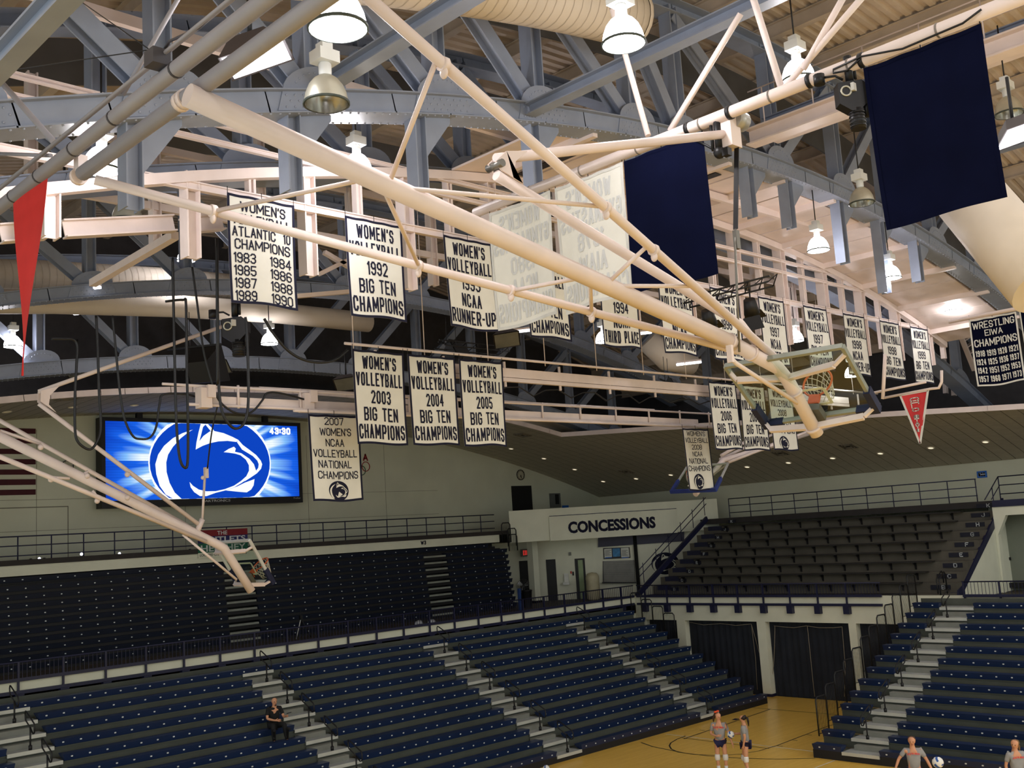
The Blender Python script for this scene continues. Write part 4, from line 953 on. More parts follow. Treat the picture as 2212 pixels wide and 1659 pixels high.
# ceiling panels between the frame and the truss, ribs and slots
for i, (a, b) in enumerate(zip(posts_f[:-1], posts_f[1:])):
    z0, z1 = zc_(a)+.12, zc_(b)+.12
    if a < 14.5: continue
    q = MB()
    q.prism([(a+.04, 14.5, z0), (b-.04, 14.5, z1), (b-.04, YF-.05, z1), (a+.04, YF-.05, z0)], (0, 0, .05)); build('ceiling_panel', q, CREAM, hf)
    if i % 2 == 0:
        q = MB(); q.beam((a, 13.9, z0-.06), (a, YF, z0-.06), .14, .22); build('rib', q, CREAM, hf)
        if i % 4 == 2:
            q = MB(); xx = (a+b)/2; q.prism([(xx-.14, 14.7, z0-.03), (xx+.14, 14.7, z0-.03), (xx+.14, YF-.4, z0-.03), (xx-.14, YF-.4, z0-.03)], (0, 0, .02)); build('slot', q, BLACK, hf)
q = MB(); q.beam((posts_f[0], 15.7, 16.3), (30, 15.7, 16.3), .12, .2); build('rib', q, CREAM, hf)
# second line of posts behind, lower cross beams at the left
for x in [X0f+step_f*(i+.3) for i in range(0, 12)]:
    q = MB(); q.ibeam((x, 20.4, zr-.2), (x, 20.4, 17.2), .22, .2, (1,0,0), .03); build('rear_post', q, CREAM, hf)
for z in (14.9, 16.2): q = MB(); q.beam((X0f-4, 20.4, z), (39, 20.4, z), .12, .16); build('rear_rail', q, CREAM, hf)
for (p, r) in (((137, 495), (375, 483)), ((395, 488), (480, 480)), ((0, 505), (95, 498))):
    a, b = ay(*p, 18.2), ay(*r, 18.2); q = MB(); q.ibeam(a, b, .22, .32, (0,0,1), .03); build('cross_beam', q, CREAM, hf)
a, b = ay(200, 612, 23), ay(378, 508, 19); q = MB(); q.beam(a, b, .16, .16); build('brace', q, CREAM, hf)
for (p, r) in (((640,640),(755,630)), ((755,560),(690,592)), ((700,545),(760,580))):
    a, b = ay(*p, 21), ay(*r, 21); q = MB(); q.beam(a, b, .12, .1); build('brace', q, CREAM, hf)
# sloped ladder at far right of the frame
ld = thing('roof_ladder', tuple(ay(2070, 700, 19)), 'cream sloped ladder stair at far right, left of the wrestling banner', 'ladder')
A, Bq = ay(2025, 600, 18.5), ay(2105, 800, 18.5); A2, B2 = ay(2072, 585, 18.9), ay(2140, 770, 18.9)
for a, b in ((A, Bq), (A2, B2)): q = MB(); q.beam(a, b, .1, .2, (0,1,0)); build('stringer', q, CREAM, ld)
for i in range(14): f = (i+.5)/14; q = MB(); q.beam(A.lerp(Bq, f), A2.lerp(B2, f), .2, .05); build('rung', q, CREAM, ld)
for px, py0, py1 in ((2053,690,855),(2035,720,850),(2095,700,880),(2110,870,990),(2150,850,985)):
    a, b = ay(px, py0, 20.5), ay(px+8, py1, 20.5); q = MB(); q.beam(a, b, .18, .18, (1,0,0)); build('post', q, CREAM, ld)
# ================================================================== DUCTS
def duct(name, pts, r, lab, seams=True, cap=None):
    t = thing(name, tuple(pts[len(pts)//2]), lab, 'duct'); q = MB(); q.tube(pts, r, 20); build('tube', q, DUCT, t)
    if seams:
        q = MB()
        for a, b in zip(pts[:-1], pts[1:]):
            n = max(1, int((V(b)-V(a)).length/.22))
            for k in range(n): c = V(a).lerp(V(b), k/n); d = (V(b)-V(a)).normalized(); q.tube([c-d*.008, c+d*.008], r+.006, 20, False)
        build('seam', q, mat('duct_seam', (190,178,160), .6), t, kind='stuff')
    return t
ye = 12.75; e = ay(1330, 88, ye); rD = .6; off_ = (e.z+rD)-g_truss(e.x)
D1 = [V((x, ye, g_truss(x)+off_)) for x in [-2+i*1.2 for i in range(0, int((e.x+1.7)/1.2)+1)]]+[V((e.x+.5, ye, g_truss(e.x+.5)+off_))]
d_ = duct('spiral_duct', D1, rD, 'large cream spiral duct along the top edge, ending in a flat cap')
q = MB(); d = (D1[-1]-D1[-2]).normalized(); q.lathe(D1[-1], [(.0,.06),(rD*1.03,.05),(rD*1.03,-.05)], 20, d); build('end_cap', q, DUCT, d_)
a, b = ad(2090, 420, 24), ad(2260, 620, 22); duct('spiral_duct', [a, (a+b)/2, b], .75, 'fat cream duct running down the right edge behind the large navy banner', False)
duct('spiral_duct', [V((x, 33.4, 17.1-.004*(x-23)**2)) for x in (4, 8, 12, 16, 20)], .5, 'cream duct behind the cream frame at left, above the middle truss')
duct('spiral_duct', [V((x, 32.6, 16.1-.004*(x-23)**2)) for x in (4, 8, 12, 16, 20, 24)], .38, 'slimmer cream duct just above the middle truss chord at left', False)
duct('spiral_duct', [ad(187, 838, 42), ad(196, 815, 42.5), ad(203, 790, 43)], .4, 'short dull duct dropping behind the soffit edge at left', False)
duct('spiral_duct', [ad(1400, 735, 43), ad(1440, 775, 43), ad(1490, 785, 44)], .5, 'fat cream duct behind the third-place banner, right of centre', False)
duct('spiral_duct', [ay(1100, 905, 38.5), ay(1200, 920, 38.5), ay(1330, 925, 38.5)], .45, 'dull duct in the dark gap above the corner of the soffit', False)
# air handler box at the top, floodlights
def flood(px, py, dist, lab, s=1.0, tilt=(0, 0), lit=True):
    c = ad(px, py, dist); t = thing('flood_light', tuple(c), lab, 'lamp', 'box floodlights')
    ux = RGT.copy(); ux.z = 0; ux.normalize(); uy = V((-ux.y, ux.x, 0)); 
    d = (V((0,0,-1))+uy*tilt[1]+ux*tilt[0]).normalized(); w = d.cross(uy).normalized() if abs(d.dot(uy)) < .95 else ux; h = d.cross(w)
    q = MB(); T_ = [c-d*.28*s+w*a*.22*s+h*b*.20*s for a, b in ((-1,-1),(1,-1),(1,1),(-1,1))]; B_ = [c+w*a*.42*s+h*b*.36*s for a, b in ((-1,-1),(1,-1),(1,1),(-1,1))]
    q.add(T_+B_, [(0,1,2,3),(0,4,5,1),(1,5,6,2),(2,6,7,3),(3,7,4,0)]); build('housing', q, mat('dark_housing', (62,56,56), .5), t)
    q = MB(); q.add([c-d*.005+w*a*.38*s+h*b*.32*s for a, b in ((-1,-1),(1,-1),(1,1),(-1,1))], [(0,1,2,3)]); build('lens', q, emit('flood_lens', (.97,.95,1.), 9.) if lit else mat('dull_lens', (120,120,112), .3), t)
    q = MB(); q.tube([c-d*.28*s, c-d*.28*s+V((0,0,.9*s))], .03, 6); build('hanger', q, BLACK, t)
    return t
flood(556, 128, 13.0, 'dark floodlight box with a white-lit face at top left', 1.0, (.30, .05))
flood(2205, 290, 17.5, 'floodlight with lit rim at the right edge beside the navy banner', .9, (.3,-.3))
flood(142, 408, 24, 'floodlight face glowing behind the cream post at left', .7, (.4,-.5))
for i, (px, py, d_) in enumerate(((748,830,37),(1095,735,33),(470,795,36),(165,800,37))):
    flood(px, py, d_, ('black floodlight left of the first lower banner', 'black floodlight above the lower banner rail at centre', 'black floodlight beside the hanging speaker at left', 'black floodlight under the far truss at left')[i], 1.0, (.1,-.6), False)
# fluorescent strips and small glints far in the roof
for i, (px, py, d_, L) in enumerate(((1130,715,36,1.1),(1370,722,36,1.2),(1488,785,38,.9),(1605,683,38,1.3),(212,672,34,1.6),(210,621,31,.2))):
    c = ad(px, py, d_); t = thing('strip_light', tuple(c), ('lit strip lamp under the white reversed banner', 'lit strip lamp left of the third-place banner', 'lit strip lamp below the banner ending in CHAMPIONS right of centre', 'lit strip lamp left of the 1997 banner', 'lit strip fixture under the middle truss at left', 'tiny white lamp at the foot of the middle truss post at left')[i], 'lamp', 'strip lamps in the roof')
    u_ = V((.72,-.69,.05)); q = MB(); q.beam(c-u_*L/2, c+u_*L/2, .12, .07); build('tube', q, emit('strip_tube', (.95,.95,1.), 4.), t); q = MB(); q.beam(c-u_*L/2+V((0,0,.07)), c+u_*L/2+V((0,0,.07)), .2, .06); build('housing', q, CREAM, t)
# ================================================================== BANNERS
FADED = mat('faded_print', (200, 202, 200), .9, 0, .06, 4.)
def banner(O, U, w, h, lines, label, cloth=CLOTHW, ink=INK, hem=INK, seed=0, group='championship banners', t_rel=.135, logo=None, amp=.05, sway=(.02, .04), mirror=False, cat='banner', name='banner'):
    O, U = V(O), V(U).normalized(); N = U.cross(V((0,0,-1)))*1.0      # N points to the reader's side
    N = -U.cross(V((0,0,1))) if False else V((U.y, -U.x, 0))
    rs = random.Random(seed); ph = [rs.uniform(0, 6.28) for _ in range(4)]; k1, k2 = rs.uniform(3.2, 4.6), rs.uniform(6, 8)
    def D(u, v):
        f = v/h
        return amp*(.25+.75*f)*(math.sin(k1*u/w+ph[0]+f*1.1)*.6+.35*math.sin(k2*u/w+ph[1]-f*2.))+sway[1]*f*math.sin(ph[2])
    def P(u, v, e=0.):
        f = v/h; sag = .012*math.sin(math.pi*3*u/w)**2 if v < .2 else 0
        bot = .02*f*math.sin(2*math.pi*u/w+ph[3])
        return O+U*(u+sway[0]*f*f*h)+V((0,0,-1))*(v+sag*(1-f)+bot)+N*(D(u, v)+e)
    t = thing(name, tuple(O+U*w/2-V((0,0,h))), label, cat, group)
    nx, ny = 14, 18; q = MB(); q.v = [P(w*i/nx, h*j/ny) for j in range(ny+1) for i in range(nx+1)]
    for j in range(ny):
        for i in range(nx): q.f.append([j*(nx+1)+i, (j+1)*(nx+1)+i, (j+1)*(nx+1)+i+1, j*(nx+1)+i+1]); q.sm.append(True)
    build('cloth', q, cloth, t)
    e = .005; b = .035*min(w, 1.5)
    if hem is not None:
        q = MB()
        def strip(A, B, off):
            n = 16; o = len(q.v)
            for i in range(n+1):
                f = i/n; u, v = A[0]+(B[0]-A[0])*f, A[1]+(B[1]-A[1])*f
                q.v += [P(u, v, e), P(u+off[0], v+off[1], e)]
            for i in range(n): q.f.append([o+2*i, o+2*i+1, o+2*i+3, o+2*i+2]); q.sm.append(True)
        strip((0,0), (w,0), (0,b)); strip((0,h-b), (w,h-b), (0,b)); strip((0,0), (0,h), (b,0)); strip((w-b,0), (w-b,h), (b,0))
        build('hem', q, hem, t)
    q = MB()
    for (txt, u0, u1, v0, v1) in lines:
        for Q in letter_quads(txt, u0*w, u1*w, 0, (v1-v0)*h, t_rel*(v1-v0)*h):
            q.add([P((w-a) if mirror else a, v1*h-bb, e+.002) for a, bb in Q], [(0,1,2,3)])
    if q.v: build('lettering', q, ink, t)
    if logo:
        lu, lv, lr = logo
        for polys, m_, ee in (([EM_OVAL], INK, .006), (EM_WHITE, CLOTHW, .011)):
            q = MB()
            for poly in polys:
                L = [P(lu*w+a*lr*w, lv*h-bb*lr*w, ee) for a, bb in poly]; q.add(L, [tuple(range(len(L)))])
            build('emblem' if ee < .01 else 'emblem_lines', q, m_, t)
    q = MB()
    for f in (.01, .5, .99): q.tube([P(f*w, .01), P(f*w, .01)+V((0,0,.13))], .008, 4)
    build('ties', q, BLACK, t, kind='stuff')
    return t
std = lambda *L: [(L[0], .18, .84, .06, .205), (L[1], .05, .95, .24, .385), (L[2], .32, .70, .43, .57), (L[3], *((.17, .83) if len(L[3]) > 4 else (.30, .70)), .61, .755), (L[4], .05, .95, .79, .945)]
y1 = 17.05; zt1 = zr+.02
def row1(pxl, pyl, pxr, pyr, lines, label, seed, w=1.46, h=2.08):
    a, b = ay(pxl, pyl, y1), ay(pxr, pyr, y1); xc = (a.x+b.x)/2
    banner((xc-w/2, y1, zr-.06), (1,0,0), w, h, lines, label, seed=seed)
L83 = [("WOMEN'S", .18, .86, .055, .155), ('VOLLEYBALL', .06, .94, .175, .275), ('ATLANTIC', .06, .70, .295, .39), ('10', .82, .93, .295, .39), ('CHAMPIONS', .09, .92, .41, .505)]
for i, (a, b) in enumerate((('1983','1984'), ('1985','1986'), ('1987','1988'), ('1989','1990'))): L83 += [(a, .07, .39, .535+.115*i, .63+.115*i), (b, .60, .93, .535+.115*i, .63+.115*i)]
row1(489, 427, 637, 450, L83, "white women's volleyball banner listing the years 1983 to 1990, first of the upper row", 1)
VB = ("WOMEN'S", 'VOLLEYBALL')
row1(742, 470, 870, 493, std(*VB, '1992', 'BIG TEN', 'CHAMPIONS'), 'white banner reading 1992 BIG TEN CHAMPIONS in the upper row', 2)
row1(956, 511, 1062, 530, std(*VB, '1993', 'NCAA', 'RUNNER-UP'), 'white banner reading 1993 NCAA RUNNER-UP in the upper row', 3)
row1(1128, 545, 1222, 562, std(*VB, '1993', 'BIG TEN', 'CHAMPIONS'), 'white banner half hidden by the reversed white banners, only BIG TEN CHAMPIONS showing', 4)
row1(1292, 575, 1374, 590, std(*VB, '1994', 'NCAA', 'THIRD PLACE'), 'white banner reading 1994 NCAA THIRD PLACE', 5)
row1(1420, 600, 1492, 614, std(*VB, '1994', 'NCAA', 'CHAMPIONS'), 'white banner reading NCAA CHAMPIONS behind the white hoop tubes, its year hidden', 6)
row1(1532, 620, 1594, 631, std(*VB, '1996', 'BIG TEN', 'CHAMPIONS'), 'white 1996 banner crossed by hoop tubes and black spotlights', 7)
row1(1634, 638, 1694, 650, std(*VB, '1997', 'NCAA', 'RUNNER-UP'), 'white banner reading 1997 NCAA above the glass backboard', 8)
row1(1733, 658, 1785, 667, std(*VB, '1997', 'BIG TEN', 'CHAMPIONS'), 'white banner with BIG TEN seen through the glass backboard top', 9)
row1(1820, 675, 1866, 684, std(*VB, '1998', 'NCAA', 'RUNNER-UP'), 'white 1998 NCAA banner just right of the glass backboard', 10)
row1(1899, 691, 1941, 699, std(*VB, '1998', 'BIG TEN', 'CHAMPIONS'), 'white 1998 BIG TEN CHAMPIONS banner, second from the right end of the upper row', 11)
row1(1966, 704, 2003, 711, std(*VB, '1999', 'BIG TEN', 'CHAMPIONS'), 'white 1999 BIG TEN CHAMPIONS banner at the right end of the upper row', 12)
# second row on its pipe
y2 = 19.3; pl_ = ay(746, 749, y2); pr_ = ay(1476, 805, y2); z2 = (pl_.z+pr_.z)/2
bp2 = thing('banner_pipe', (22, y2, z2), 'long cream pipe carrying the middle row of banners, with cable rails behind', 'pipe')
q = MB(); q.tube([(pl_.x, y2+.02, z2), (38.5, y2+.02, z2)], .035, 8); build('pipe', q, CREAM, bp2)
for px, py, y_, w_, h_, nm in ((1087, 805, y2+.5, .10, .24, 'cable_rail'), (1087, 820, y2+.5, .12, .10, 'cable_tray')):
    a = ay(px, py, y_); q = MB(); q.beam((ay(890, 800, y_).x, y_, a.z), (37, y_, a.z), w_, h_); build(nm, q, CREAM, bp2)
q = MB()
for i in range(12):
    x = pl_.x+.4+i*2.1; q.tube([(x, y2+.25, z2-.05), (x, y2+.25, z2+4.2)], .012, 5)
    q.beam((x+.8, y2+.5, z2-.65), (x+.8, y2+.5, z2+.02), .05, .05, (1,0,0))
build('hanger_rods', q, CREAM, bp2, kind='stuff')
def cable(pts, r, lab, smooth=6, m_=CABLE, group='black hanging cables'):
    """smooth a hand-plotted run of points into a hanging cable"""
    P = [V(p) for p in pts]; out = []
    for i in range(len(P)-1):
        a, b = P[max(i-1, 0)], P[min(i+2, len(P)-1)]
        for k in range(smooth):
            f = k/smooth; f2, f3 = f*f, f*f*f; m0, m1 = (P[i+1]-a)*.5, (b-P[i])*.5
            out.append(P[i]*(2*f3-3*f2+1)+m0*(f3-2*f2+f)+P[i+1]*(-2*f3+3*f2)+m1*(f3-f2))
    out.append(P[-1]); q = MB(); q.tube(out, r, 6)
    o = build('cable', q, m_); return tag(o, lab, 'cable', group)
q = MB(); x = 18.0; rr = random.Random(3); pts = []
while x < 36: pts += [V((x, y2+.55, z2-.62)), V((x+.5, y2+.55, z2-.78-rr.random()*.12)), V((x+1, y2+.55, z2-.66))]; x += 1.5
q.tube(pts, .02, 5); build('slack_cable', q, CABLE, bp2)
def row2(pxl, pyl, pxr, pyr, lines, label, seed, logo=None):
    a, b = ay(pxl, pyl, y2), ay(pxr, pyr, y2); xc = (a.x+b.x)/2
    banner((xc-.74, y2-.02, z2-.12), (1,0,0), 1.48, 2.17, lines, label, seed=seed, logo=logo, group='middle row banners')
row2(759, 755, 871, 766, std(*VB, '2003', 'BIG TEN', 'CHAMPIONS'), 'white banner reading 2003 BIG TEN CHAMPIONS, first of three together', 21)
row2(877, 767, 982, 775, std(*VB, '2004', 'BIG TEN', 'CHAMPIONS'), 'white banner reading 2004 BIG TEN CHAMPIONS, middle of three together', 22)
row2(990, 775, 1084, 782, std(*VB, '2005', 'BIG TEN', 'CHAMPIONS'), 'white banner reading 2005 BIG TEN CHAMPIONS, last of three together', 23)
row2(1526, 815, 1588, 820, std(*VB, '2006', 'BIG TEN', 'CHAMPIONS'), 'white banner reading 2006 BIG TEN CHAMPIONS left of the glass backboard', 24)
row2(1594, 819, 1648, 826, std(*VB, '2007', 'BIG TEN', 'CHAMPIONS'), 'white BIG TEN CHAMPIONS banner half behind the glass backboard', 25)
row2(1654, 826, 1706, 832, [("WOMEN'S", .2, .8, .05, .16), ('VOLLEYBALL', .08, .92, .20, .31), ('2008', .33, .68, .35, .45), ('BIG TEN', .2, .8, .49, .59), ('CHAMPIONS', .08, .92, .63, .73)], 'white 2008 BIG TEN banner with an emblem, behind the glass backboard', 26, (.42, .88, .2))
# third row below the low catwalk rails
y3 = 21.0
lc = thing('low_catwalk', (22, y3, 10.6), 'low cream catwalk rails before the end soffit, carrying two national champions banners', 'catwalk')
za = ay(740, 850.5, y3).z; zbm = ay(740, 876, y3).z; zlo = ay(740, 887, y3).z
xl1, xl2 = ay(351, 847, y3).x, ay(462, 869, y3).x; xr_ = ay(1508, 885, y3).x
for nm, z, r, x0_, x1_, yy in (('top_rail', za, .03, xl1, xr_+2, y3), ('low_rail', zlo, .035, ay(405, 881, y3).x, xr_+1, y3), ('front_rail', zlo-.08, .04, ay(622, 885, y3).x, xr_+.9, y3-.25)):
    q = MB(); q.tube([(x0_, yy, z), (x1_, yy, z)], r, 8); build(nm, q, CREAM, lc)
q = MB(); q.beam((xl2, y3+.1, zbm), (xr_, y3+.1, zbm), .12, .17); build('beam', q, CREAM, lc)
q = MB(); q.tube([(ay(575, 843, y3).x, y3+.3, za+.08), (xr_-2, y3+.3, za+.08)], .035, 8); build('rear_rail', q, CREAM, lc)
for i in range(14):
    x = xl2+.6+i*1.62; q = MB(); q.tube([(x, y3, zlo-.05), (x, y3, za+.06)], .03, 6); build('post', q, CREAM, lc)
for x in (ay(443, 862, y3).x, ay(664, 866, y3).x):
    q = MB(); q.box((x-.16, y3-.14, zbm-.2), (x+.1, y3+.14, zbm+.24)); q.box((x-.02, y3-.2, zbm+.02), (x+.16, y3-.1, zbm+.3)); build('junction_box', q, CREAM, lc)
def row3(pxl, pyl, pxr, pyr, lines, label, seed, logo):
    a, b = ay(pxl, pyl, y3), ay(pxr, pyr, y3); w = 1.45; xc = (a.x+b.x)/2
    banner((xc-w/2, y3-.3, zlo-.16), (1,0,0), w, 2.04, lines, label, seed=seed, logo=logo, group='national champions banners', t_rel=.13)
row3(650, 892, 759, 894, [('2007', .30, .68, .03, .12), ("WOMEN'S", .2, .82, .155, .245), ('NCAA', .30, .67, .28, .37), ('VOLLEYBALL', .06, .92, .405, .495), ('NATIONAL', .14, .80, .53, .62), ('CHAMPIONS', .12, .92, .655, .745)], 'white 2007 NCAA NATIONAL CHAMPIONS banner with an emblem, beside the video screen', 31, (.50, .875, .2))
row3(1454, 911, 1514, 913, [("WOMEN'S", .15, .85, .04, .12), ('VOLLEYBALL', .06, .94, .15, .23), ('2008', .28, .68, .26, .34), ('NCAA', .28, .68, .37, .45), ('NATIONAL', .12, .86, .48, .57), ('CHAMPIONS', .06, .92, .60, .69)], 'white 2008 NCAA NATIONAL CHAMPIONS banner hanging over the far hoop', 32, (.42, .85, .22))
# banners on the pipe that runs along the hall, seen from behind
XP = 12.0
pp = [ax(1040, 452, XP), ax(2160, 25, XP)]; zp = (pp[0].z+pp[1].z)/2+.02
fp = thing('flag_pipe', (XP, 7, zp), 'long cream pipe running to the upper right, carrying white and navy banners seen from behind', 'pipe')
q = MB(); q.tube([(XP, ax(1027,456,XP).y, zp), (XP, 3.4, zp)], .085, 12); build('pipe', q, CREAM, fp)
q = MB(); y = 3.6
while y < 12.4: q.tube([(XP, y-.012, zp), (XP, y+.012, zp)], .092, 12); y += 1.15
build('clamps', q, mat('grey_clamp', (120,112,104), .5), fp, kind='stuff')
for (p, r, rr) in (((1300, -60), (1400, 293), .045), ((1600, 30), (1447, 283), .045), ((1875, -20), (1690, 195), .045), ((1830, -20), (1735, 150), .045), ((1625, -10), (1688, 190), .05)):
    a, b = ax(*p, XP+.15), ax(*r, XP+.05); q = MB(); q.tube([a, b], rr, 8); build('hanger_tube', q, CREAM, fp)
def back_banner(p, lines, label, cloth, ink, seed, hem, name='banner', w=1.46, h=2.08):
    a = ax(*p, XP)        # sighted upper left corner as we see it
    return banner((XP, a.y, zp-.11), (0,-1,0), w, h, lines, label, cloth=cloth, ink=ink, hem=hem, seed=seed, mirror=True, group='banners seen from behind', amp=.07)
GY = ("WOMEN'S", 'GYMNASTICS')
HEMW = mat('white_hem', (206, 206, 200), .9)
back_banner((1057, 447), std(*GY, '1980', 'NCAA', 'CHAMPIONS'), "white banner seen from behind with faint reversed women's gymnastics lettering, left one of the pair", CLOTHW, FADED, 41, HEMW)
back_banner((1197, 400), std(*GY, '1978', 'AIAW', 'CHAMPIONS'), 'white banner seen from behind with faint reversed lettering, next to the smaller navy banner', CLOTHW, FADED, 42, HEMW)
back_banner((1347, 345), [], 'plain navy banner back in the middle, right of the white reversed banners', CLOTHN, INK, 43, CLOTHN)
back_banner((1864, 135), [], 'biggest plain navy banner back at upper right', CLOTHN, INK, 44, CLOTHN)
# wrestling banner and pennants
XQ = 26.3; a = ax(2093, 692, XQ)
LWr = [('WRESTLING', .06, .94, .05, .155), ('EIWA', .30, .68, .18, .27), ('CHAMPIONS', .06, .95, .31, .42)]
for i, R_ in enumerate((('1918','1919','1920','1921'), ('1924','1925','1936','1937'), ('1942','1951','1952','1953'), ('1957','1960','1971','1973'))):
    for j, tx in enumerate(R_): LWr.append((tx, .06+.23*j, .25+.23*j, .475+.125*i, .565+.125*i))
wid = abs(a.y-ax(2194, 668, XQ).y); hgt = a.z-ax(2106, 838, XQ).z
banner(a, (0,-1,0), wid, hgt, LWr, 'navy wrestling banner with white years 1918 to 1973 at the right edge', cloth=CLOTHN, ink=INKW, hem=INKW, seed=51, group='wrestling banners')
q = MB(); q.tube([(XQ, a.y+.5, a.z+.06), (XQ, a.y-3, a.z+.06)], .05, 8); tag(build('banner_pipe', q, CREAM), 'short cream pipe holding the wrestling banner at the right edge', 'pipe')
b = ax(2201, 668, XQ); banner(b, (0,-1,0), .9, hgt, [], 'edge of a second navy banner cut off by the right picture edge', cloth=CLOTHN, ink=INKW, hem=INKW, seed=52, group='wrestling banners')
def pennant(A, B, T, label, lines, m_, seed):
    """triangular pennant: top corners A, B and tip T"""
    A, B, T = V(A), V(B), V(T); t = thing('pennant', tuple(T), label, 'pennant', 'red pennants'); q = MB(); n = 14; U = (B-A).normalized(); N = V((U.y, -U.x, 0))
    for j in range(n+1):
        f = j/n
        for i in range(7):
            g = i/6; a = A.lerp(T, f); b = B.lerp(T, f); q.v.append(a.lerp(b, g)+N*.02*math.sin(3*g+5*f+seed))
    for j in range(n):
        for i in range(6): q.f.append([j*7+i, (j+1)*7+i, (j+1)*7+i+1, j*7+i+1]); q.sm.append(True)
    build('cloth', q, m_, t)
    if lines:
        q = MB(); e = N*.012
        for s0, s1 in ((A, T), (B, T), (A, B)): q.beam(s0+e, s1+e, .05, .012, N)
        build('hem', q, INKW, t)
        q = MB(); h = (A-T).length; M_ = (A+B)/2
        for k, ch in enumerate(lines):
            f = .10+.068*k; c = M_.lerp(T, f+.03); w = .26*(1-f*1.02); hh = .10*(1-f*.35)
            for Q in letter_quads(ch, -w/2, w/2, -hh/2, hh/2, .024) if ch != ' ' else []:
                q.add([c+U*a+V((0,0,1))*b+N*.03 for a, b in Q], [(0,1,2,3)])
        build('lettering', q, INKW, t)
    return t
pennant(ax(32, 440, 3.97), ax(100, 384, 3.97), ax(50, 812, 3.9), 'plain long red pennant hanging from the grey pipe at the left edge', '', RED, 1)
XO = 25.0; pennant(ax(1945, 854, XO), ax(2005, 843, XO), ax(1988, 958, XO), 'small red OHIO STATE pennant at right above the soffit edge', 'OHIO STATE', mat('pink_red_felt', (206, 62, 66), .9, 0, .08, 3.), 2)
q = MB(); q.tube([ax(1907, 860, XO), ax(2010, 840, XO), ax(2028, 838, XO), ax(2034, 825, XO), ax(2034, 800, XO)], .035, 6); q.tube([ax(1912, 765, XO), ax(1907, 862, XO)], .05, 6); q.tube([ax(1880, 850, XO), ax(2000, 825, XO)], .035, 6); tag(build('pennant_rail', q, CREAM), 'thin cream bent rail holding the small red pennant', 'rail')
# ================================================================== HOOPS FOLDED UP UNDER THE ROOF
GLASS = bpy.data.materials.new('backboard_glass'); GLASS.use_nodes = True
_n = GLASS.node_tree; _b = _n.nodes['Principled BSDF']; _n.nodes.remove(_b)
_tr = _n.nodes.new('ShaderNodeBsdfTransparent'); _tr.inputs[0].default_value = (.86, .92, .88, 1)
_gl = _n.nodes.new('ShaderNodeBsdfGlossy'); _gl.inputs['Roughness'].default_value = .05
_fr = _n.nodes.new('ShaderNodeValue'); _fr.outputs[0].default_value = .07; _mx = _n.nodes.new('ShaderNodeMixShader')
_n.links.new(_fr.outputs[0], _mx.inputs[0]); _n.links.new(_tr.outputs[0], _mx.inputs[1]); _n.links.new(_gl.outputs[0], _mx.inputs[2]); _n.links.new(_mx.outputs[0], _n.nodes['Material Output'].inputs[0])
BFRAME = mat('grey_backboard_frame', (150, 156, 146), .4, .3, .05)
BFRAMEW = mat('white_backboard_frame', (206, 208, 206), .4, .1, .05)
ORANGE = mat('orange_rim', (206, 92, 44), .45, 0, .08)
PAD = mat('navy_pad', (22, 30, 62), .7)
NET = mat('white_net_cord', (214, 210, 200), .9)
def pix(P):
    d = V(P)-EYE; z = d.dot(FWD); return 1106+FOC*d.dot(RGT)/z, 829.5-FOC*d.dot(UPV)/z
def on_line(A, B, px):
    A, B = V(A), V(B); lo, hi = 0., 1.; s = pix(B)[0] > pix(A)[0]
    for _ in range(40):
        m = (lo+hi)/2
        if (pix(A.lerp(B, m))[0] < px) == s: lo = m
        else: hi = m
    return A.lerp(B, lo)
def solve_x(p, q, w):
    x = 5.0
    while x < 45:
        if abs(ax(*p, x).y-ax(*q, x).y) >= w: return x
        x += .02
    return x
def tubes(t, name, pts, r, m_=CREAM, n=10, **k): q = MB(); q.tube(pts, r, n); return build(name, q, m_, t)
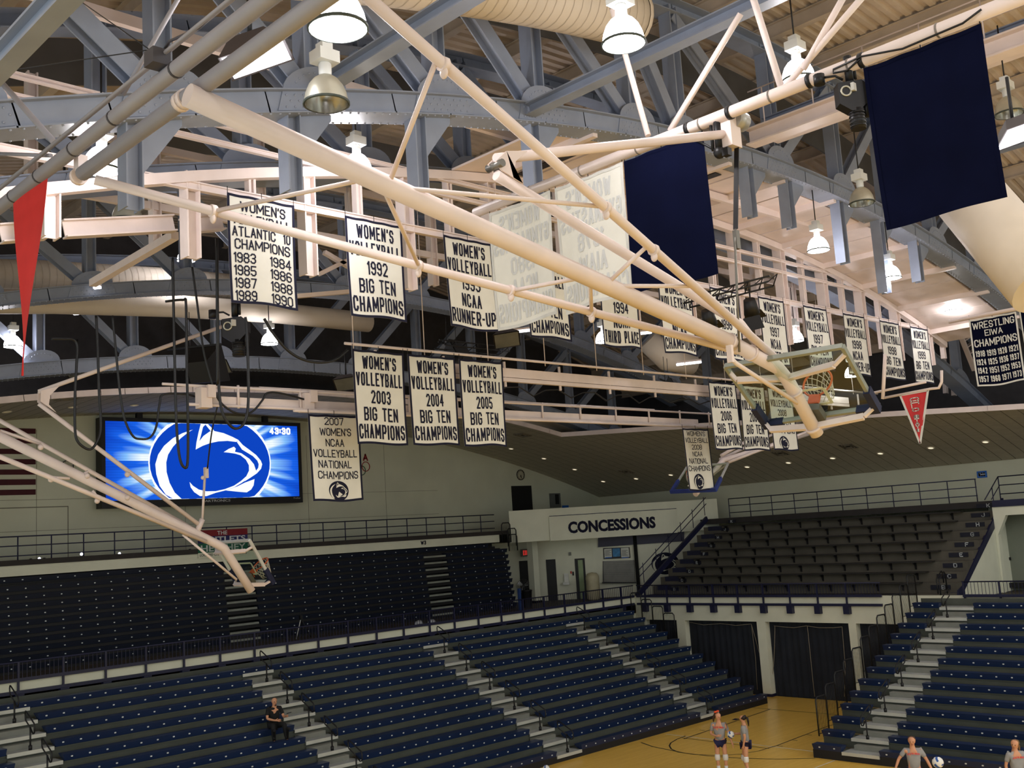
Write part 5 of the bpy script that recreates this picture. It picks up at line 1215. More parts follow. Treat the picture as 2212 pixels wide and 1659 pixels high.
def board(t, TL, TR, BR, BL, side, frame_m, pad=True):
    """glass board with frame, target square, pads, rim and net; side = +1/-1 picks the face the rim is on"""
    TL, TR, BR, BL = V(TL), V(TR), V(BR), V(BL); w = (TR-TL).normalized(); dn = ((BL+BR)/2-(TL+TR)/2); H = dn.length; dn.normalize()
    n = w.cross(dn).normalized()*side
    q = MB(); q.prism([TL, TR, BR, BL], n*.02); gl = build('glass', q, GLASS, t)
    q = MB()
    for a, b in ((TL, TR), (TR, BR), (BR, BL), (BL, TL)): q.beam(a, b, .05, .07, n)
    build('board_frame', q, frame_m, t)
    cB = (BL+BR)/2; q = MB(); c0 = cB-dn*.17*H
    s = [c0-w*.30, c0+w*.30, c0+w*.30-dn*.40, c0-w*.30-dn*.40]
    for a, b in zip(s, s[1:]+s[:1]): q.beam(a+n*.025, b+n*.025, .05, .006, n)
    build('target_square', q, LINEW, gl)
    if pad:
        for a, b, sg in ((BL, TL, 1), (BR, TR, -1)):
            q = MB(); q.prism([a-w*sg*.05+dn*.08-n*.06, a.lerp(b, .30)-w*sg*.05-n*.06, a.lerp(b, .30)+w*sg*.05-n*.06, a+w*sg*.05-dn*.03-n*.06, a+w*sg*.30-dn*.03-n*.06, a+w*sg*.30+dn*.08-n*.06], n*.12); build('edge_pad', q, PAD, t)
    base = cB-dn*.17*H; q = MB(); rc = base+n*.40; R = .228
    q.tube([rc+(n*math.cos(a)+w*math.sin(a))*R for a in [2*math.pi*i/32 for i in range(33)]], .016, 8)
    q.beam(base+n*.02, base+n*.19, .16, .05, dn); q.prism([base-w*.1-dn*.05+n*.02, base+w*.1-dn*.05+n*.02, base+w*.1+dn*.12+n*.02, base-w*.1+dn*.12+n*.02], n*.02)
    rim = build('rim', q, ORANGE, t)
    q = MB(); K = 12
    for k in range(K):
        pts = []
        for j in range(6):
            f = j/5; a = 2*math.pi*(k+.5*j)/K; pts.append(rc+(n*math.cos(a)+w*math.sin(a))*R*(1-.42*f)+dn*.42*f)
        q.tube(pts, .006, 4); pts = [rc+(n*math.cos(2*math.pi*(k-.5*j)/K)+w*math.sin(2*math.pi*(k-.5*j)/K))*R*(1-.42*j/5)+dn*.42*j/5 for j in range(6)]; q.tube(pts, .006, 4)
    build('net', q, NET, rim, kind='stuff')
    q = MB(); c = base-n*.07+dn*.05; q.beam(c-dn*.16, c+dn*.16, .28, .10, n); build('mount_plate', q, mat('grey_mount', (92,92,84), .6), t)
    return w, dn, n
# ---- near hoop
YM = 7.87
PIPE_A = [ax(-20, 470, 4.0), ax(600, -32, 4.0)]; zA = (PIPE_A[0].z+PIPE_A[1].z)/2
XB2 = 4.15; PIPE_B = [ax(178, 372, XB2), ax(690, 8, XB2)]; zB = (PIPE_B[0].z+PIPE_B[1].z)/2
GREYP = mat('grey_ceiling_pipe', (150, 148, 154), .5, 0, .06, 2.)
pa = thing('ceiling_pipe', (4.0, 9, zA), 'fat grey pipe slanting across the top left corner, carrying the red pennant', 'pipe')
q = MB(); q.tube([(4.0, PIPE_A[0].y+1.0, zA), (4.0, 3.2, zA)], .072, 14); build('pipe', q, GREYP, pa)
for px, py in ((30,433),(85,393),(160,322),(247,260),(380,112)): c = ax(px, py, 4.0); q = MB(); q.tube([(4.0, c.y-.012, zA), (4.0, c.y+.012, zA)], .078, 14); build('joint_ring', q, mat('dark_ring', (66,64,68), .5), pa)
q = MB(); q.tube([(3.93, PIPE_A[0].y+1, zA+.16), (3.93, 3.2, zA+.16)], .02, 6); q.tube([(4.0, PIPE_A[0].y+1, zA+.22), (4.02, 3.2, zA+.24)], .018, 6); build('conduit', q, GREYP, pa)
for (p, r, rr) in (((-30, 140), (115, 305), .035), ((0, 332), (110, 336), .022), ((395, -20), (265, 205), .022)):
    a, b = ax(*p, 4.3), ax(*r, 4.05); q = MB(); q.tube([a, b], rr, 8); build('hanger_tube', q, GREYP, pa)
q = MB(); q.beam(ax(330,135,3.9), ax(350,120,3.9), .16, .14); q.tube([ax(348,118,3.95), ax(365,90,3.95), ax(430,60,3.95), ax(480,10,3.95)], .014, 5); build('clamp', q, mat('dark_clamp', (70,68,74), .5), pa)
q = MB(); q.tube([ax(0,155,4.0), ax(320,108,3.95)], .006, 4); q.tube([ax(170,0,4.0), ax(320,105,3.95)], .006, 4); build('guy_wire', q, CABLE, pa)
nh = thing('basketball_hoop', (10, YM, 9), 'nearest folded basketball hoop, its big white mast crossing the whole picture to the glass board', 'hoop', 'folded basketball hoops')
q = MB(); q.tube([(XB2, PIPE_B[0].y, zB), (XB2, 3.2, zB)], .075, 14); build('hinge_pipe', q, GREYP, nh)
for px, py in ((170,380),(392,215),(400,205)): c = ax(px, py, XB2); q = MB(); q.tube([(XB2, c.y-.03, zB), (XB2, c.y+.03, zB)], .09, 14); build('pipe_collar', q, CREAM, nh)
q = MB(); q.box((XB2-.05, PIPE_B[0].y-.02, zB+.04), (XB2+.05, PIPE_B[0].y+.1, zA+.02)); build('hinge_clamp', q, CREAM, nh)
M0, M1, M2, M3 = ay(405, 205, YM), ay(1585, 742, YM), ay(1690, 800, YM), ay(1765, 938, YM)
RM = .105
tubes(nh, 'mast', [M0, M1], RM, n=14)
tubes(nh, 'mast', [M1-(M1-M0).normalized()*.1, M2.lerp(M1, .1), M2.lerp(M3, .15), M3], [RM*.92]*4, n=14)
for c, d in ((on_line(M0, M1, 1575), M1-M0), (on_line(M1, M2, 1622), M2-M1), (M2.lerp(M3, .35), M3-M2), (M2.lerp(M3, .9), M3-M2)): d = d.normalized()*.02; q = MB(); q.tube([c-d, c+d], RM+.012, 14); build('mast_collar', q, CREAM, nh)
L0 = ax(205, 388, 4.2); L1 = ay(1592, 758, YM+.02)
R0 = ax(640, -142, 4.2); R1 = ay(1672, 770, YM-.05)
tubes(nh, 'side_leg', [L0, L1], .052); tubes(nh, 'side_leg', [R0, R1], .055)
A0, A1, A2, A3 = ay(1562, 290, YM), ay(1072, 343, YM), ay(1072, 378, YM), ay(1600, 700, YM)
tubes(nh, 'upper_fold_arm', [A1, A0], .062, n=12); tubes(nh, 'lower_fold_arm', [A2, A3, ay(1650, 762, YM)], [.062,.062,.05], n=12)
q = MB()
for yy in (YM-.07, YM+.05): q.prism([V((p.x, yy, p.z)) for p in (ay(1085,330,YM), ay(1130,330,YM), ay(1105,352,YM), ay(1100,388,YM), ay(1120,400,YM), ay(1075,372,YM), ay(1062,352,YM))], (0, .02, 0))
build('hinge_plate', q, CREAM, nh)
q = MB(); a = ay(1070, 358, YM); q.tube([a-V((0,.12,0)), a+V((0,.12,0))], .045, 10); build('hinge_pin', q, mat('steel_pin', (120,118,112), .35, .6), nh)
legL = lambda px: on_line(L0, L1, px); legR = lambda px: on_line(R0, R1, px); ms = lambda px: on_line(M0, M1, px); lf = lambda px: on_line(A2, A3, px)
for a, b in ((ms(838), legR(944)), (ms(842), legR(1306)), (ms(822), legL(905)), (ms(800), legL(462)), (ms(1268), legL(1105)), (ms(1274), legL(1278)), (ms(1308), legR(1400)), (ms(1312), legR(1500))):
    tubes(nh, 'brace', [a, b], .026, n=8)
for c in (legL(460), legL(903), legL(1103), legL(1277), legR(958), legR(1308), legR(1412)): q = MB(); q.sphere(c-V((0,0,.08)), .05, 8, 6, (.6,1,1.2)); q.tube([c-V((.03,0,0)), c+V((.03,0,0))], .07, 10); build('brace_clamp', q, CREAM, nh)
xt = solve_x((1570,790), (1820,748), 1.80); xb = solve_x((1655,915), (1893,880), 1.80)
TL, TR, BR, BL = ax(1567,791,xt), ax(1820,748,xt), ax(1893,880,xb), ax(1655,915,xb)
w_, dn_, n_ = board(nh, TL, TR, BR, BL, 1, BFRAME)
if n_.z < 0: pass
back = -n_
def arms(t, mp, e0, e1, r=.035):
    for e in (e0, e1):
        k = e.lerp(mp, .16)-n_*.12
        q = MB(); q.beam(mp, k, .06, .09, n_); q.beam(k, e, .05, .05, n_); build('board_arm', q, CREAM, t)
arms(nh, M2.lerp(M3, .12), TL.lerp(BL, .10), TR.lerp(BR, .10)); arms(nh, M2.lerp(M3, .88), BL.lerp(TL, .03), BR.lerp(TR, .03))
tubes(nh, 'lower_brace', [ay(1575, 770, YM-.1), ay(1590, 785, YM-.1), M2.lerp(M3, .55)], .03, n=8)
q = MB(); a = ay(1577, 762, YM-.12); q.beam(a-V((0,0,.13)), a+V((0,0,.1)), .08, .05, (1,0,0)); build('brace_bracket', q, CREAM, nh)
# hoist box on the fold arm and its strap
q = MB(); a = ay(1568, 285, YM); q.box((a.x-.1, YM-.15, a.z-.25), (a.x+.14, YM+.15, a.z+.28)); build('hoist_plate', q, CREAM, nh)
hs = thing('hoist_drum', tuple(ay(1592, 262, YM-.2)), 'round metal drum under the pipe with a long black strap hanging from it', 'hoist')
c = ay(1592, 260, YM-.1); q = MB(); q.tube([c-V((.1,0,0))+V((0,.0,0)), c+V((.14,0,0))], .14, 16); build('drum', q, mat('drum_metal', (170,168,160), .35, .4), hs)
a, b = ay(1592, 280, YM-.1), ay(1589, 495, YM-.1); q = MB(); q.beam(a, b, .075, .012, (1,0,0)); build('strap', q, BLACK, hs)
a, b = ay(1589, 495, YM-.1), ay(1597, 760, YM-.1); q = MB(); q.tube([a, ay(1588,530,YM-.1), b], .018, 6); q.box((a.x-.04, a.y-.03, a.z-.28), (a.x+.04, a.y+.03, a.z-.02)); build('hook_and_rod', q, mat('steel_pin', (120,118,112), .35, .6), hs)
# ---- far left hoop
Y2 = 23.6
h2 = thing('basketball_hoop', (11, Y2, 8), 'folded basketball hoop in front of the video screen, its glass board over the closed bleachers', 'hoop', 'folded basketball hoops')
P = [ay(-60, 914, Y2), ay(470, 1176, Y2), ay(484, 1184, Y2), ay(543, 1277, Y2)]
tubes(h2, 'mast', P, .105, n=14)
tubes(h2, 'side_leg', [ay(-60, 875, Y2+1.6), ay(430, 1150, Y2+.2)], .05); tubes(h2, 'side_leg', [ay(-60, 962, Y2-1.6), ay(445, 1170, Y2-.1)], .05)
tubes(h2, 'lower_fold_arm', [ay(84, 872, Y2), ay(428, 1132, Y2)], .05); tubes(h2, 'upper_fold_arm', [ay(84, 846, Y2), ay(478, 706, Y2)], .05)
q = MB()
for yy in (Y2-.1, Y2+.08): q.prism([V((p.x, yy, p.z)) for p in (ay(85,845,Y2), ay(125,835,Y2), ay(105,855,Y2), ay(102,875,Y2), ay(118,892,Y2), ay(84,868,Y2))], (0, .02, 0))
build('hinge_plate', q, CREAM, h2)
for a, b in (((88,960),(0,930)), ((190,1018),(175,1028)), ((110,1031),(150,1034)), ((200,1060),(215,1080)), ((180,1030),(265,1075))): tubes(h2, 'brace', [ay(*a, Y2), ay(*b, Y2)], .032, n=8)
for p in ((88,966),(110,1036),(210,1082),(275,1075),(275,1025),(188,1028)): q = MB(); q.sphere(ay(*p, Y2-.1), .065, 8, 6); build('brace_clamp', q, CREAM, h2)
tubes(h2, 'lower_brace', [ay(395, 1155, Y2-.2), ay(511, 1252, Y2-.1)], .03)
xt = solve_x((462,1172), (539,1167), 1.80); xb = solve_x((511,1256), (588,1256), 1.80)
TL, TR, BR, BL = ax(462,1172.5,xt), ax(539,1167,xt), ax(588,1256,xb), ax(511,1256,xb)
w_, dn_, n_ = board(h2, TL, TR, BR, BL, 1, BFRAMEW)
arms(h2, P[2].lerp(P[3], .1), TL.lerp(BL, .15), TR.lerp(BR, .15)); arms(h2, P[2].lerp(P[3], .85), BL.lerp(TL, .03), BR.lerp(TR, .03))
q = MB(); q.tube([ay(443, 1020, Y2), ay(437, 1122, Y2)], .03, 6); q.tube([ay(437,1122,Y2), ay(425,1150,Y2)], .07, 8); a = ay(445, 1015, Y2); q.box((a.x-.045, Y2-.045, a.z-.2), (a.x+.045, Y2+.045, a.z+.06)); q.sphere(a-V((.09,0,.19)), .05, 8, 6); build('hanger_rod', q, CREAM, h2)
# ---- far right hoop
Y3 = 22.8
h3 = thing('basketball_hoop', (33, Y3, 9), 'far folded basketball hoop with navy padded edge, partly behind the 2008 national champions banner', 'hoop', 'folded basketball hoops')
xt = solve_x((1484,1009), (1573,1001), 1.80); xb = solve_x((1451,1062), (1545,1058), 1.80)
TL, TR, BR, BL = ax(1484,1009,xt), ax(1573,1001,xt), ax(1545,1058,xb), ax(1451,1062,xb)
n_ = (TR-TL).normalized().cross(((BL+BR)-(TL+TR)).normalized())
w_, dn_, n_ = board(h3, TL, TR, BR, BL, -1, BFRAMEW, False)
q = MB(); q.beam(BL-w_*.05, BR+w_*.05, .09, .12, n_); q.beam(BR, BR.lerp(TR, .42), .09, .12, n_); q.beam(BL, BL.lerp(TL, .42), .09, .12, n_); build('edge_pad', q, mat('royal_pad', (38,56,128), .7), h3)
mid = (TL+TR+BL+BR)/4-n_*.25
tubes(h3, 'mast', [ay(1502, 1068, Y3), ay(1562, 994, Y3), ay(1660, 965, Y3), ay(1900, 885, Y3)], .10, n=12)
tubes(h3, 'side_leg', [ay(1573, 999, Y3-.1), ay(1900, 872, Y3-1.2)], .055); tubes(h3, 'side_leg', [ay(1556, 992, Y3+.1), ay(1740, 905, Y3+1.2)], .055)
tubes(h3, 'lower_fold_arm', [ay(1558, 984, Y3), ay(1680, 915, Y3)], .06); tubes(h3, 'upper_fold_arm', [ay(1551, 972, Y3), ay(1548, 950, Y3)], .03)
for a, b in ((TL, ay(1535,1030,Y3)), (TR, ay(1535,1030,Y3)), (BL, ay(1505,1062,Y3)), (BR, ay(1505,1062,Y3))): q = MB(); q.beam(a, b, .05, .06, n_); build('board_arm', q, CREAM, h3)
# ================================================================== HOIST MOTORS, SPEAKERS, SPOTS
MOT = mat('black_motor', (26, 26, 28), .4, .2, .1, 6.)
def motor(base, s, label, clamp=True):
    b = V(base); t = thing('hoist_motor', tuple(b), label, 'hoist', 'black winch motors'); u = RGT.copy(); u.z = 0; u.normalize(); w = V((-u.y, u.x, 0))
    q = MB(); q.tube([b+V((0,0,.62*s)), b+V((0,0,.16*s))], .075*s, 10); q.tube([b+u*.1*s+V((0,0,.5*s)), b+u*.1*s+V((0,0,.2*s))], .03*s, 6); build('drop_tube', q, MOT, t)
    q = MB(); P_ = lambda a, c, z: b+u*a*s+w*c*s+V((0,0,z*s))
    poly = [(-.26,.10),(-.26,-.28),(-.05,-.42),(.10,-.40),(.30,-.20),(.30,.02),(.16,.14)]
    q.prism([P_(a, -.12, z) for a, z in poly], w*.24*s); build('gear_case', q, MOT, t)
    q = MB(); c = P_(-.13,-.13,-.06); q.tube([c+(u*math.cos(k*math.pi/8)+V((0,0,1))*math.sin(k*math.pi/8))*.085*s for k in range(17)], .018*s, 6); build('pulley', q, mat('pale_ring', (186,184,170), .35, .4), t)
    q = MB(); q.box(tuple(P_(0,-.14,0)-V((.05*s,.02,.07*s))), tuple(P_(0,-.14,.0)+V((.05*s,.02,.07*s)))); build('label_plate', q, mat('plate_white', (200,200,196), .5), t)
    q = MB(); q.tube([P_(.06,0,-.36), P_(.06,0,-.72)], .13*s, 12); q.tube([P_(.24,0,-.1), P_(.24,0,-.5)], .06*s, 10)
    for k in range(5): q.tube([P_(.06,0,-.42-.06*k), P_(.06,0,-.44-.06*k)], .14*s, 12)
    build('motor_body', q, MOT, t)
    q = MB(); q.tube([P_(-.12,0,.2), P_(-.25,0,.28), P_(-.5,.1,.30)], .022*s, 6); q.tube([P_(-.5,.1,.18), P_(-.5,.1,.36)], .10*s, 10); build('stay', q, MOT, t)
    return t
motor(ax(1838, 195, XP), .72, 'black winch motor hanging from the pipe left of the biggest navy banner')
motor(ay(508, 700, 20.2), 1.0, 'small black winch motor under the 1983 to 1990 banner')
b = ax(1548, 262, XP); q = MB(); q.tube([b, b-V((0,0,.42))], .055, 10); q.tube([b+V((0,.1,0)), b-V((0,-.1,.40))], .028, 6); q.sphere(b-V((0,0,.46)), .09, 8, 6); q.tube([b-V((0,0,.46)), ax(1500,300,XP)], .02, 6); a = ax(1570, 328, XP); q.box((a.x-.05,a.y-.05,a.z-.06),(a.x+.05,a.y+.05,a.z+.05)); tag(build('hoist_motor', q, MOT), 'black tube motor on the pipe just left of the metal drum', 'hoist', 'black winch motors')
for px, py in ((1487,272),(1578,255),(1750,172),(1862,124)): c = ax(px, py, XP); q = MB(); q.tube([(XP, c.y-.03, zp), (XP, c.y+.03, zp)], .10, 12); build('black_clamp', q, BLACK, fp)
q = MB(); c = [ax(1545+30*i, 300-9*i+(6 if i % 2 else 0)-30, XP-.05) for i in range(0)] ; pts = [ax(1860,125,XP-.1), ax(1830,152,XP-.1), ax(1800,158,XP-.1), ax(1800,150,XP-.1), ax(1860,122,XP-.12), ax(1950,105,XP-.12), ax(2080,50,XP-.12), ax(2120,20,XP-.12)]; q.tube(pts, .014, 5); build('slack_cable', q, CABLE, fp)
def speaker(px, py, d, s, lab, yaw=0., tilt=-.5):
    c = ad(px, py, d); t = thing('speaker', tuple(c), lab, 'speaker', 'hanging speakers'); R_ = Matrix.Rotation(yaw, 3, 'Z') @ Matrix.Rotation(tilt, 3, 'X')
    T_ = lambda x, y, z: c+R_ @ V((x*s, y*s, z*s))
    q = MB(); B_ = [T_(x, .35, z) for x, z in ((-.3,-.3),(.3,-.3),(.3,.3),(-.3,.3))]; F_ = [T_(x, -.35, z) for x, z in ((-.5,-.55),(.5,-.55),(.5,.55),(-.5,.55))]
    q.add(B_+F_, [(0,1,2,3),(0,4,5,1),(1,5,6,2),(2,6,7,3),(3,7,4,0),(7,6,5,4)]); build('cabinet', q, BLACK, t)
    q = MB(); q.prism([T_(x, -.355, z) for x, z in ((-.44,-.48),(.44,-.48),(.44,.48),(-.44,.48))], R_ @ V((0,-.02*s,0))); build('grille', q, mat('dark_grille', (34,34,34), .8), t)
    q = MB(); q.tube([T_(-.3,0,.4), T_(-.3,0,.4)+V((0,0,1.2*s))], .012, 4); q.tube([T_(.3,0,.4), T_(.3,0,.4)+V((0,0,1.2*s))], .012, 4); q.beam(T_(-.7,0,.62), T_(.9,0,.62), .05, .05); build('hanger', q, BLACK, t)
    return t
speaker(440, 795, 30, 1.05, 'big black hanging speaker in front of the roof steel, left of centre', 2.2, -.5)
speaker(1452, 848, 36, .8, 'black speaker with a pale side hanging right of centre below the cable rails', .4, -.5)
speaker(985, 770, 33, .8, 'dim grey speaker behind the 2004 and 2005 banners', .2, -.5)
def spot_rig(px, py, d, s, lab, axis, n=2):
    c = ad(px, py, d); t = thing('spotlight_rig', tuple(c), lab, 'spotlight', 'black spotlight rigs'); u = V(axis).normalized(); w = u.cross(V((0,0,1))).normalized()
    q = MB()
    for o_ in (V((0,0,.12)), w*.25-V((0,0,.05)), -w*.25-V((0,0,.05))): q.tube([c-u*.9*s+o_*s, c+u*.9*s+o_*s], .022, 6)
    for k in range(7): f = -.9+.3*k; q.tube([c+u*f*s+w*.25*s-V((0,0,.05*s)), c+u*(f+.15)*s+V((0,0,.12*s)), c+u*f*s-w*.25*s-V((0,0,.05*s))], .014, 4)
    build('rig_frame', q, BLACK, t)
    for k in range(n):
        p = c+u*(-.45+.9*k)*s-V((0,0,.45*s)); d_ = (V((0,0,-1))-w*.6).normalized(); e_ = d_.cross(u).normalized()
        q = MB(); q.tube([p-d_*.2*s, p+d_*.12*s], [.12*s, .17*s], 12); q.tube([p+V((0,0,.05)), p+V((0,0,.42*s))], .02, 5); build('spot_can', q, BLACK, t)
        for sg in (1, -1):
            q = MB(); q.prism([p+d_*.12*s+e_*sg*.16*s-u*.17*s, p+d_*.12*s+e_*sg*.16*s+u*.17*s, p+d_*.36*s+e_*sg*.32*s+u*.24*s, p+d_*.36*s+e_*sg*.32*s-u*.24*s], e_*.01); build('barn_door', q, BLACK, t)
    return t
spot_rig(1572, 632, 24, 1.1, 'black spotlight rig with flaps in front of the 1996 banner', (.35, -.9, .1))
spot_rig(1020, 752, 33, 1.3, 'black lattice rig above the middle banner row at centre', (1, -.2, -.05), 1)
# ---- cables (plotted over the picture at the planes they hang in)
def C4(y, L): return [ay(x*740/2192, 550+yy*740/2192, y) for x, yy in L]
cable(C4(22.0, [(330,540),(420,540),(470,545),(495,585),(490,700),(480,900),(480,1120),(500,1200),(560,1245),(600,1230),(640,1150),(645,1050),(635,900),(625,600),(615,390)]), .028, 'black cable making a long loop left of the video screen')
cable(C4(21.2, [(720,390),(740,600),(770,900),(800,1060),(850,1160),(900,1180),(960,1170),(1000,1100),(1020,960),(1045,895),(1180,892),(1270,915)]), .024, 'black cable dipping over the screen\'s left, ending at the first junction box')
cable(C4(19.0, [(1105,20),(1110,300),(1118,700),(1130,1100),(1150,1300),(1180,1362),(1200,1330),(1203,1100),(1195,700),(1190,320),(1170,290),(1060,300)]), .026, 'black cable making the narrowest and deepest loop, across the emblem on the screen')
cable(C4(20.9, [(1230,80),(1260,300),(1300,600),(1350,800),(1400,930),(1480,1000),(1560,1020),(1620,1000),(1680,930),(1710,885),(1800,888),(1960,930)]), .024, 'black cable running to the second junction box beside the 2007 banner')
cable(C4(18.4, [(1390,0),(1390,400),(1398,800),(1420,1000),(1470,1090),(1520,1112),(1570,1060),(1590,900),(1580,500),(1570,400)]), .028, 'black cable with its loop over the right top of the screen')
cable(C4(18.9, [(1690,410),(1760,520),(1850,620),(1950,675),(2060,690),(2150,670),(2225,610)]), .03, 'black cable sagging from under the 1983 banner to the banner pipe end')
cable([ay(475, 855, Y2-1), ay(458, 930, Y2-.6), ay(448, 1012, Y2-.2)], .02, 'thin black strap running down to the far left hoop')
cable([ay(468, 515, 18), ay(470, 700, 18.2), ay(470, 830, 18.4)], .03, 'straight black cable hanging left of the 1983 banner')
# ================================================================== HIGH-BAY LAMPS
DOME = bpy.data.materials.new('lit_dome'); DOME.use_nodes = True
_n = DOME.node_tree; _b = _n.nodes['Principled BSDF']; _b.inputs['Base Color'].default_value = (.9,.9,.9,1); _b.inputs['Emission Color'].default_value = (1.0, .96, 1.02, 1); _b.inputs['Emission Strength'].default_value = LAMP_GLOW
HOUS = mat('pale_ballast_housing', (212, 214, 210), .45, .1, .04)
CHROME = mat('bright_reflector', (206, 206, 200), .18, .9, .03)
SHELL = mat('dull_aluminium_dome', (186, 184, 168), .35, .5, .04)
RIMM = mat('dark_lamp_rim', (54, 62, 56), .4)
def lamp(c, label, lit=True, s=1.0, power=1.0, hang=1.2):
    c = V(c); t = thing('high_bay_lamp', tuple(c), label, 'lamp', 'lit high-bay lamps' if lit else 'unlit high-bay lamps')
    prof = [(.29, -.02), (.285, .03), (.265, .13), (.225, .23), (.165, .31), (.105, .355), (.075, .37)]
    q = MB(); q.lathe(c, [(r*s, h*s) for r, h in prof], 24)
    if lit: q.lathe(c, [(.27*s, -.005*s), (.0, -.005*s)], 24)
    build('dome', q, DOME if lit else SHELL, t)
    if not lit:
        q = MB(); q.lathe(c, [((r-.012)*s, h*s) for r, h in prof], 24); build('reflector', q, CHROME, t)
    q = MB(); q.lathe(c, [(.285*s,-.03*s),(.305*s,-.025*s),(.305*s,.0),(.285*s,.0)], 24); build('rim', q, RIMM, t)
    q = MB(); q.lathe(c, [(.075*s,.36*s),(.085*s,.40*s),(.085*s,.52*s),(.07*s,.54*s)], 12); build('neck', q, HOUS, t)
    q = MB(); z = .54*s; q.box((c.x-.15*s, c.y-.13*s, c.z+z), (c.x+.15*s, c.y+.13*s, c.z+z+.16*s)); q.box((c.x-.08*s, c.y-.08*s, c.z+z+.16*s), (c.x+.08*s, c.y+.08*s, c.z+z+.27*s)); build('ballast', q, HOUS, t)
    q = MB(); q.tube([c+V((0,0,.78*s)), c+V((0,0,.78*s+hang))], .016, 6); build('hanger', q, BLACK, t)
    if lit:
        l = bpy.data.lights.new('bulb', 'POINT'); l.energy = LAMP_DOWN*power; l.shadow_soft_size = .12; l.color = (1, .97, 1.0)
        o = bpy.data.objects.new('bulb', l); COL.objects.link(o); o.parent = t; o.location = (0, 0, -.22*s)
    return t
def LP(px, py, w, lab, lit=True, power=1., hang=1.2): lamp(ad(px, py, .60*FOC/w/1.02), lab, lit, 1.0, power, hang)
LP(730, 58, 128, 'lit lamp at the top edge, largest of all, left of centre', True, 1., .6)
LP(1347, 92, 94, 'lit lamp at the top edge in front of the duct cap', True, 1., .6)
LP(220, 366, 80, 'lit lamp behind the fat grey pipe at upper left')
LP(705, 222, 98, 'unlit lamp with shiny inside, below the largest lit lamp', False)
LP(772, 372, 66, 'lit lamp half behind the big white mast at upper left of centre')
LP(1725, 172, 72, 'lit lamp behind the thin white hanger tubes at upper right')
LP(1768, 540, 47, 'lit lamp below the truss between the two navy banners')
LP(1925, 600, 43, 'lit lamp below the biggest navy banner')
LP(2060, 670, 35, 'lit lamp left of the wrestling banner', True, .6)
LP(1719, 736, 35, 'lit lamp between the two 1997 banners', True, .5)
LP(582, 742, 36, 'lit lamp under the 1983 to 1990 banner', True, .5)
LP(28, 748, 38, 'lit lamp at the left edge beside the red pennant', True, .5)
LP(1304, 738, 36, 'lit lamp just left of the third-place banner', True, .4)
LP(1170, 388, 42, 'lit lamp behind the pipe end at upper centre', True, .4)
LP(402, 562, 38, 'lit lamp behind the cream post left of the first banner', True, .4)
LP(275, 475, 66, 'unlit dull lamp above the cream cross beam at left', False)
LP(1862, 438, 54, 'unlit dull lamp just left of the biggest navy banner', False)
LP(2180, 245, 60, 'unlit pale lamp near the right edge above the floodlight', False)
LP(1842, 812, 34, 'small lit lamp seen through the right side of the glass backboard', True, .2)
# recessed can lights and vents of the soffit
def soff(px, py):
    d = sight(px, py); best = None; t_ = 8.
    while t_ < 95:
        p = EYE+d*t_
        if p.z-g_ceil(p.x) > 0 and p.x > 8: return V((p.x, p.y, g_ceil(p.x)))
        t_ += .02
    return None
CAN = emit('can_light_glow', (1.0, .86, .62), 1.1); CANR = mat('can_ring', (214, 206, 184), .5)
n1 = ('first','second','third','fourth','fifth','sixth','seventh','eighth','ninth','tenth')
def can(p, lab):
    sl = (g_ceil(p.x+.1)-g_ceil(p.x-.1))/.2; nrm = V((sl, 0, -1)).normalized()
    t = thing('can_light', tuple(p), lab, 'lamp', 'recessed can lights'); q = MB(); q.lathe(p, [(.17,.0),(.17,.035),(.13,.035)], 16, nrm); build('ring', q, CANR, t)
    q = MB(); q.lathe(p+nrm*.012, [(.13, 0),(.0, .0)], 16, nrm); build('lens', q, CAN, t)
for i, p in enumerate([(1303,1039.5),(1241.4,1013.5),(1175,990),(1104,968.6)]): can(soff(*p), '%s recessed can light from the dark corner, row climbing left on the end soffit' % n1[i])
for i, p in enumerate([(1374,1033.4),(1449,1025.3),(1613.8,1008),(1703,999),(1798.5,989),(1901.4,978.7),(2010.5,967),(2128.6,954)]): can(soff(*p), '%s recessed can light from the dark corner, in the row along the side soffit' % n1[i])
for i, p in enumerate([(15,889),(157,879),(290,875),(412,874),(520,876)]): can(soff(*p), '%s recessed can light from the left edge, in the end soffit above the screen' % n1[i])
def vent(p, lab):
    sl = (g_ceil(p.x+.1)-g_ceil(p.x-.1))/.2; u = V((1, 0, sl)).normalized(); nrm = V((sl, 0, -1)).normalized(); v_ = V((0,1,0))
    t = thing('ceiling_vent', tuple(p), lab, 'vent', 'square soffit vents'); q = MB()
    q.prism([p+u*a*.34+v_*b*.34+nrm*.01 for a, b in ((-1,-1),(1,-1),(1,1),(-1,1))], nrm*.01); build('backing', q, mat('vent_dark', (52,48,42), .8), t)
    q = MB()
    for s in (.34, .24, .14):
        P = [p+u*a*s+v_*b*s+nrm*.03 for a, b in ((-1,-1),(1,-1),(1,1),(-1,1))]
        for a, b in zip(P, P[1:]+P[:1]): q.beam(a, b, .02, .03, nrm)
    build('grille', q, mat('vent_metal', (132,124,108), .6), t)
for p, l in (((1129,939), 'square vent in the corner soffit right of the 2005 banner'), ((1353,1018), 'square vent in the dark corner soffit, second from the court opening'), ((1685,978), 'square vent in the side soffit left of centre'), ((1832,963), 'square vent in the side soffit below the glass backboard'), ((144,861), 'dark vent in the end soffit at left above the screen')): vent(soff(*p), l)
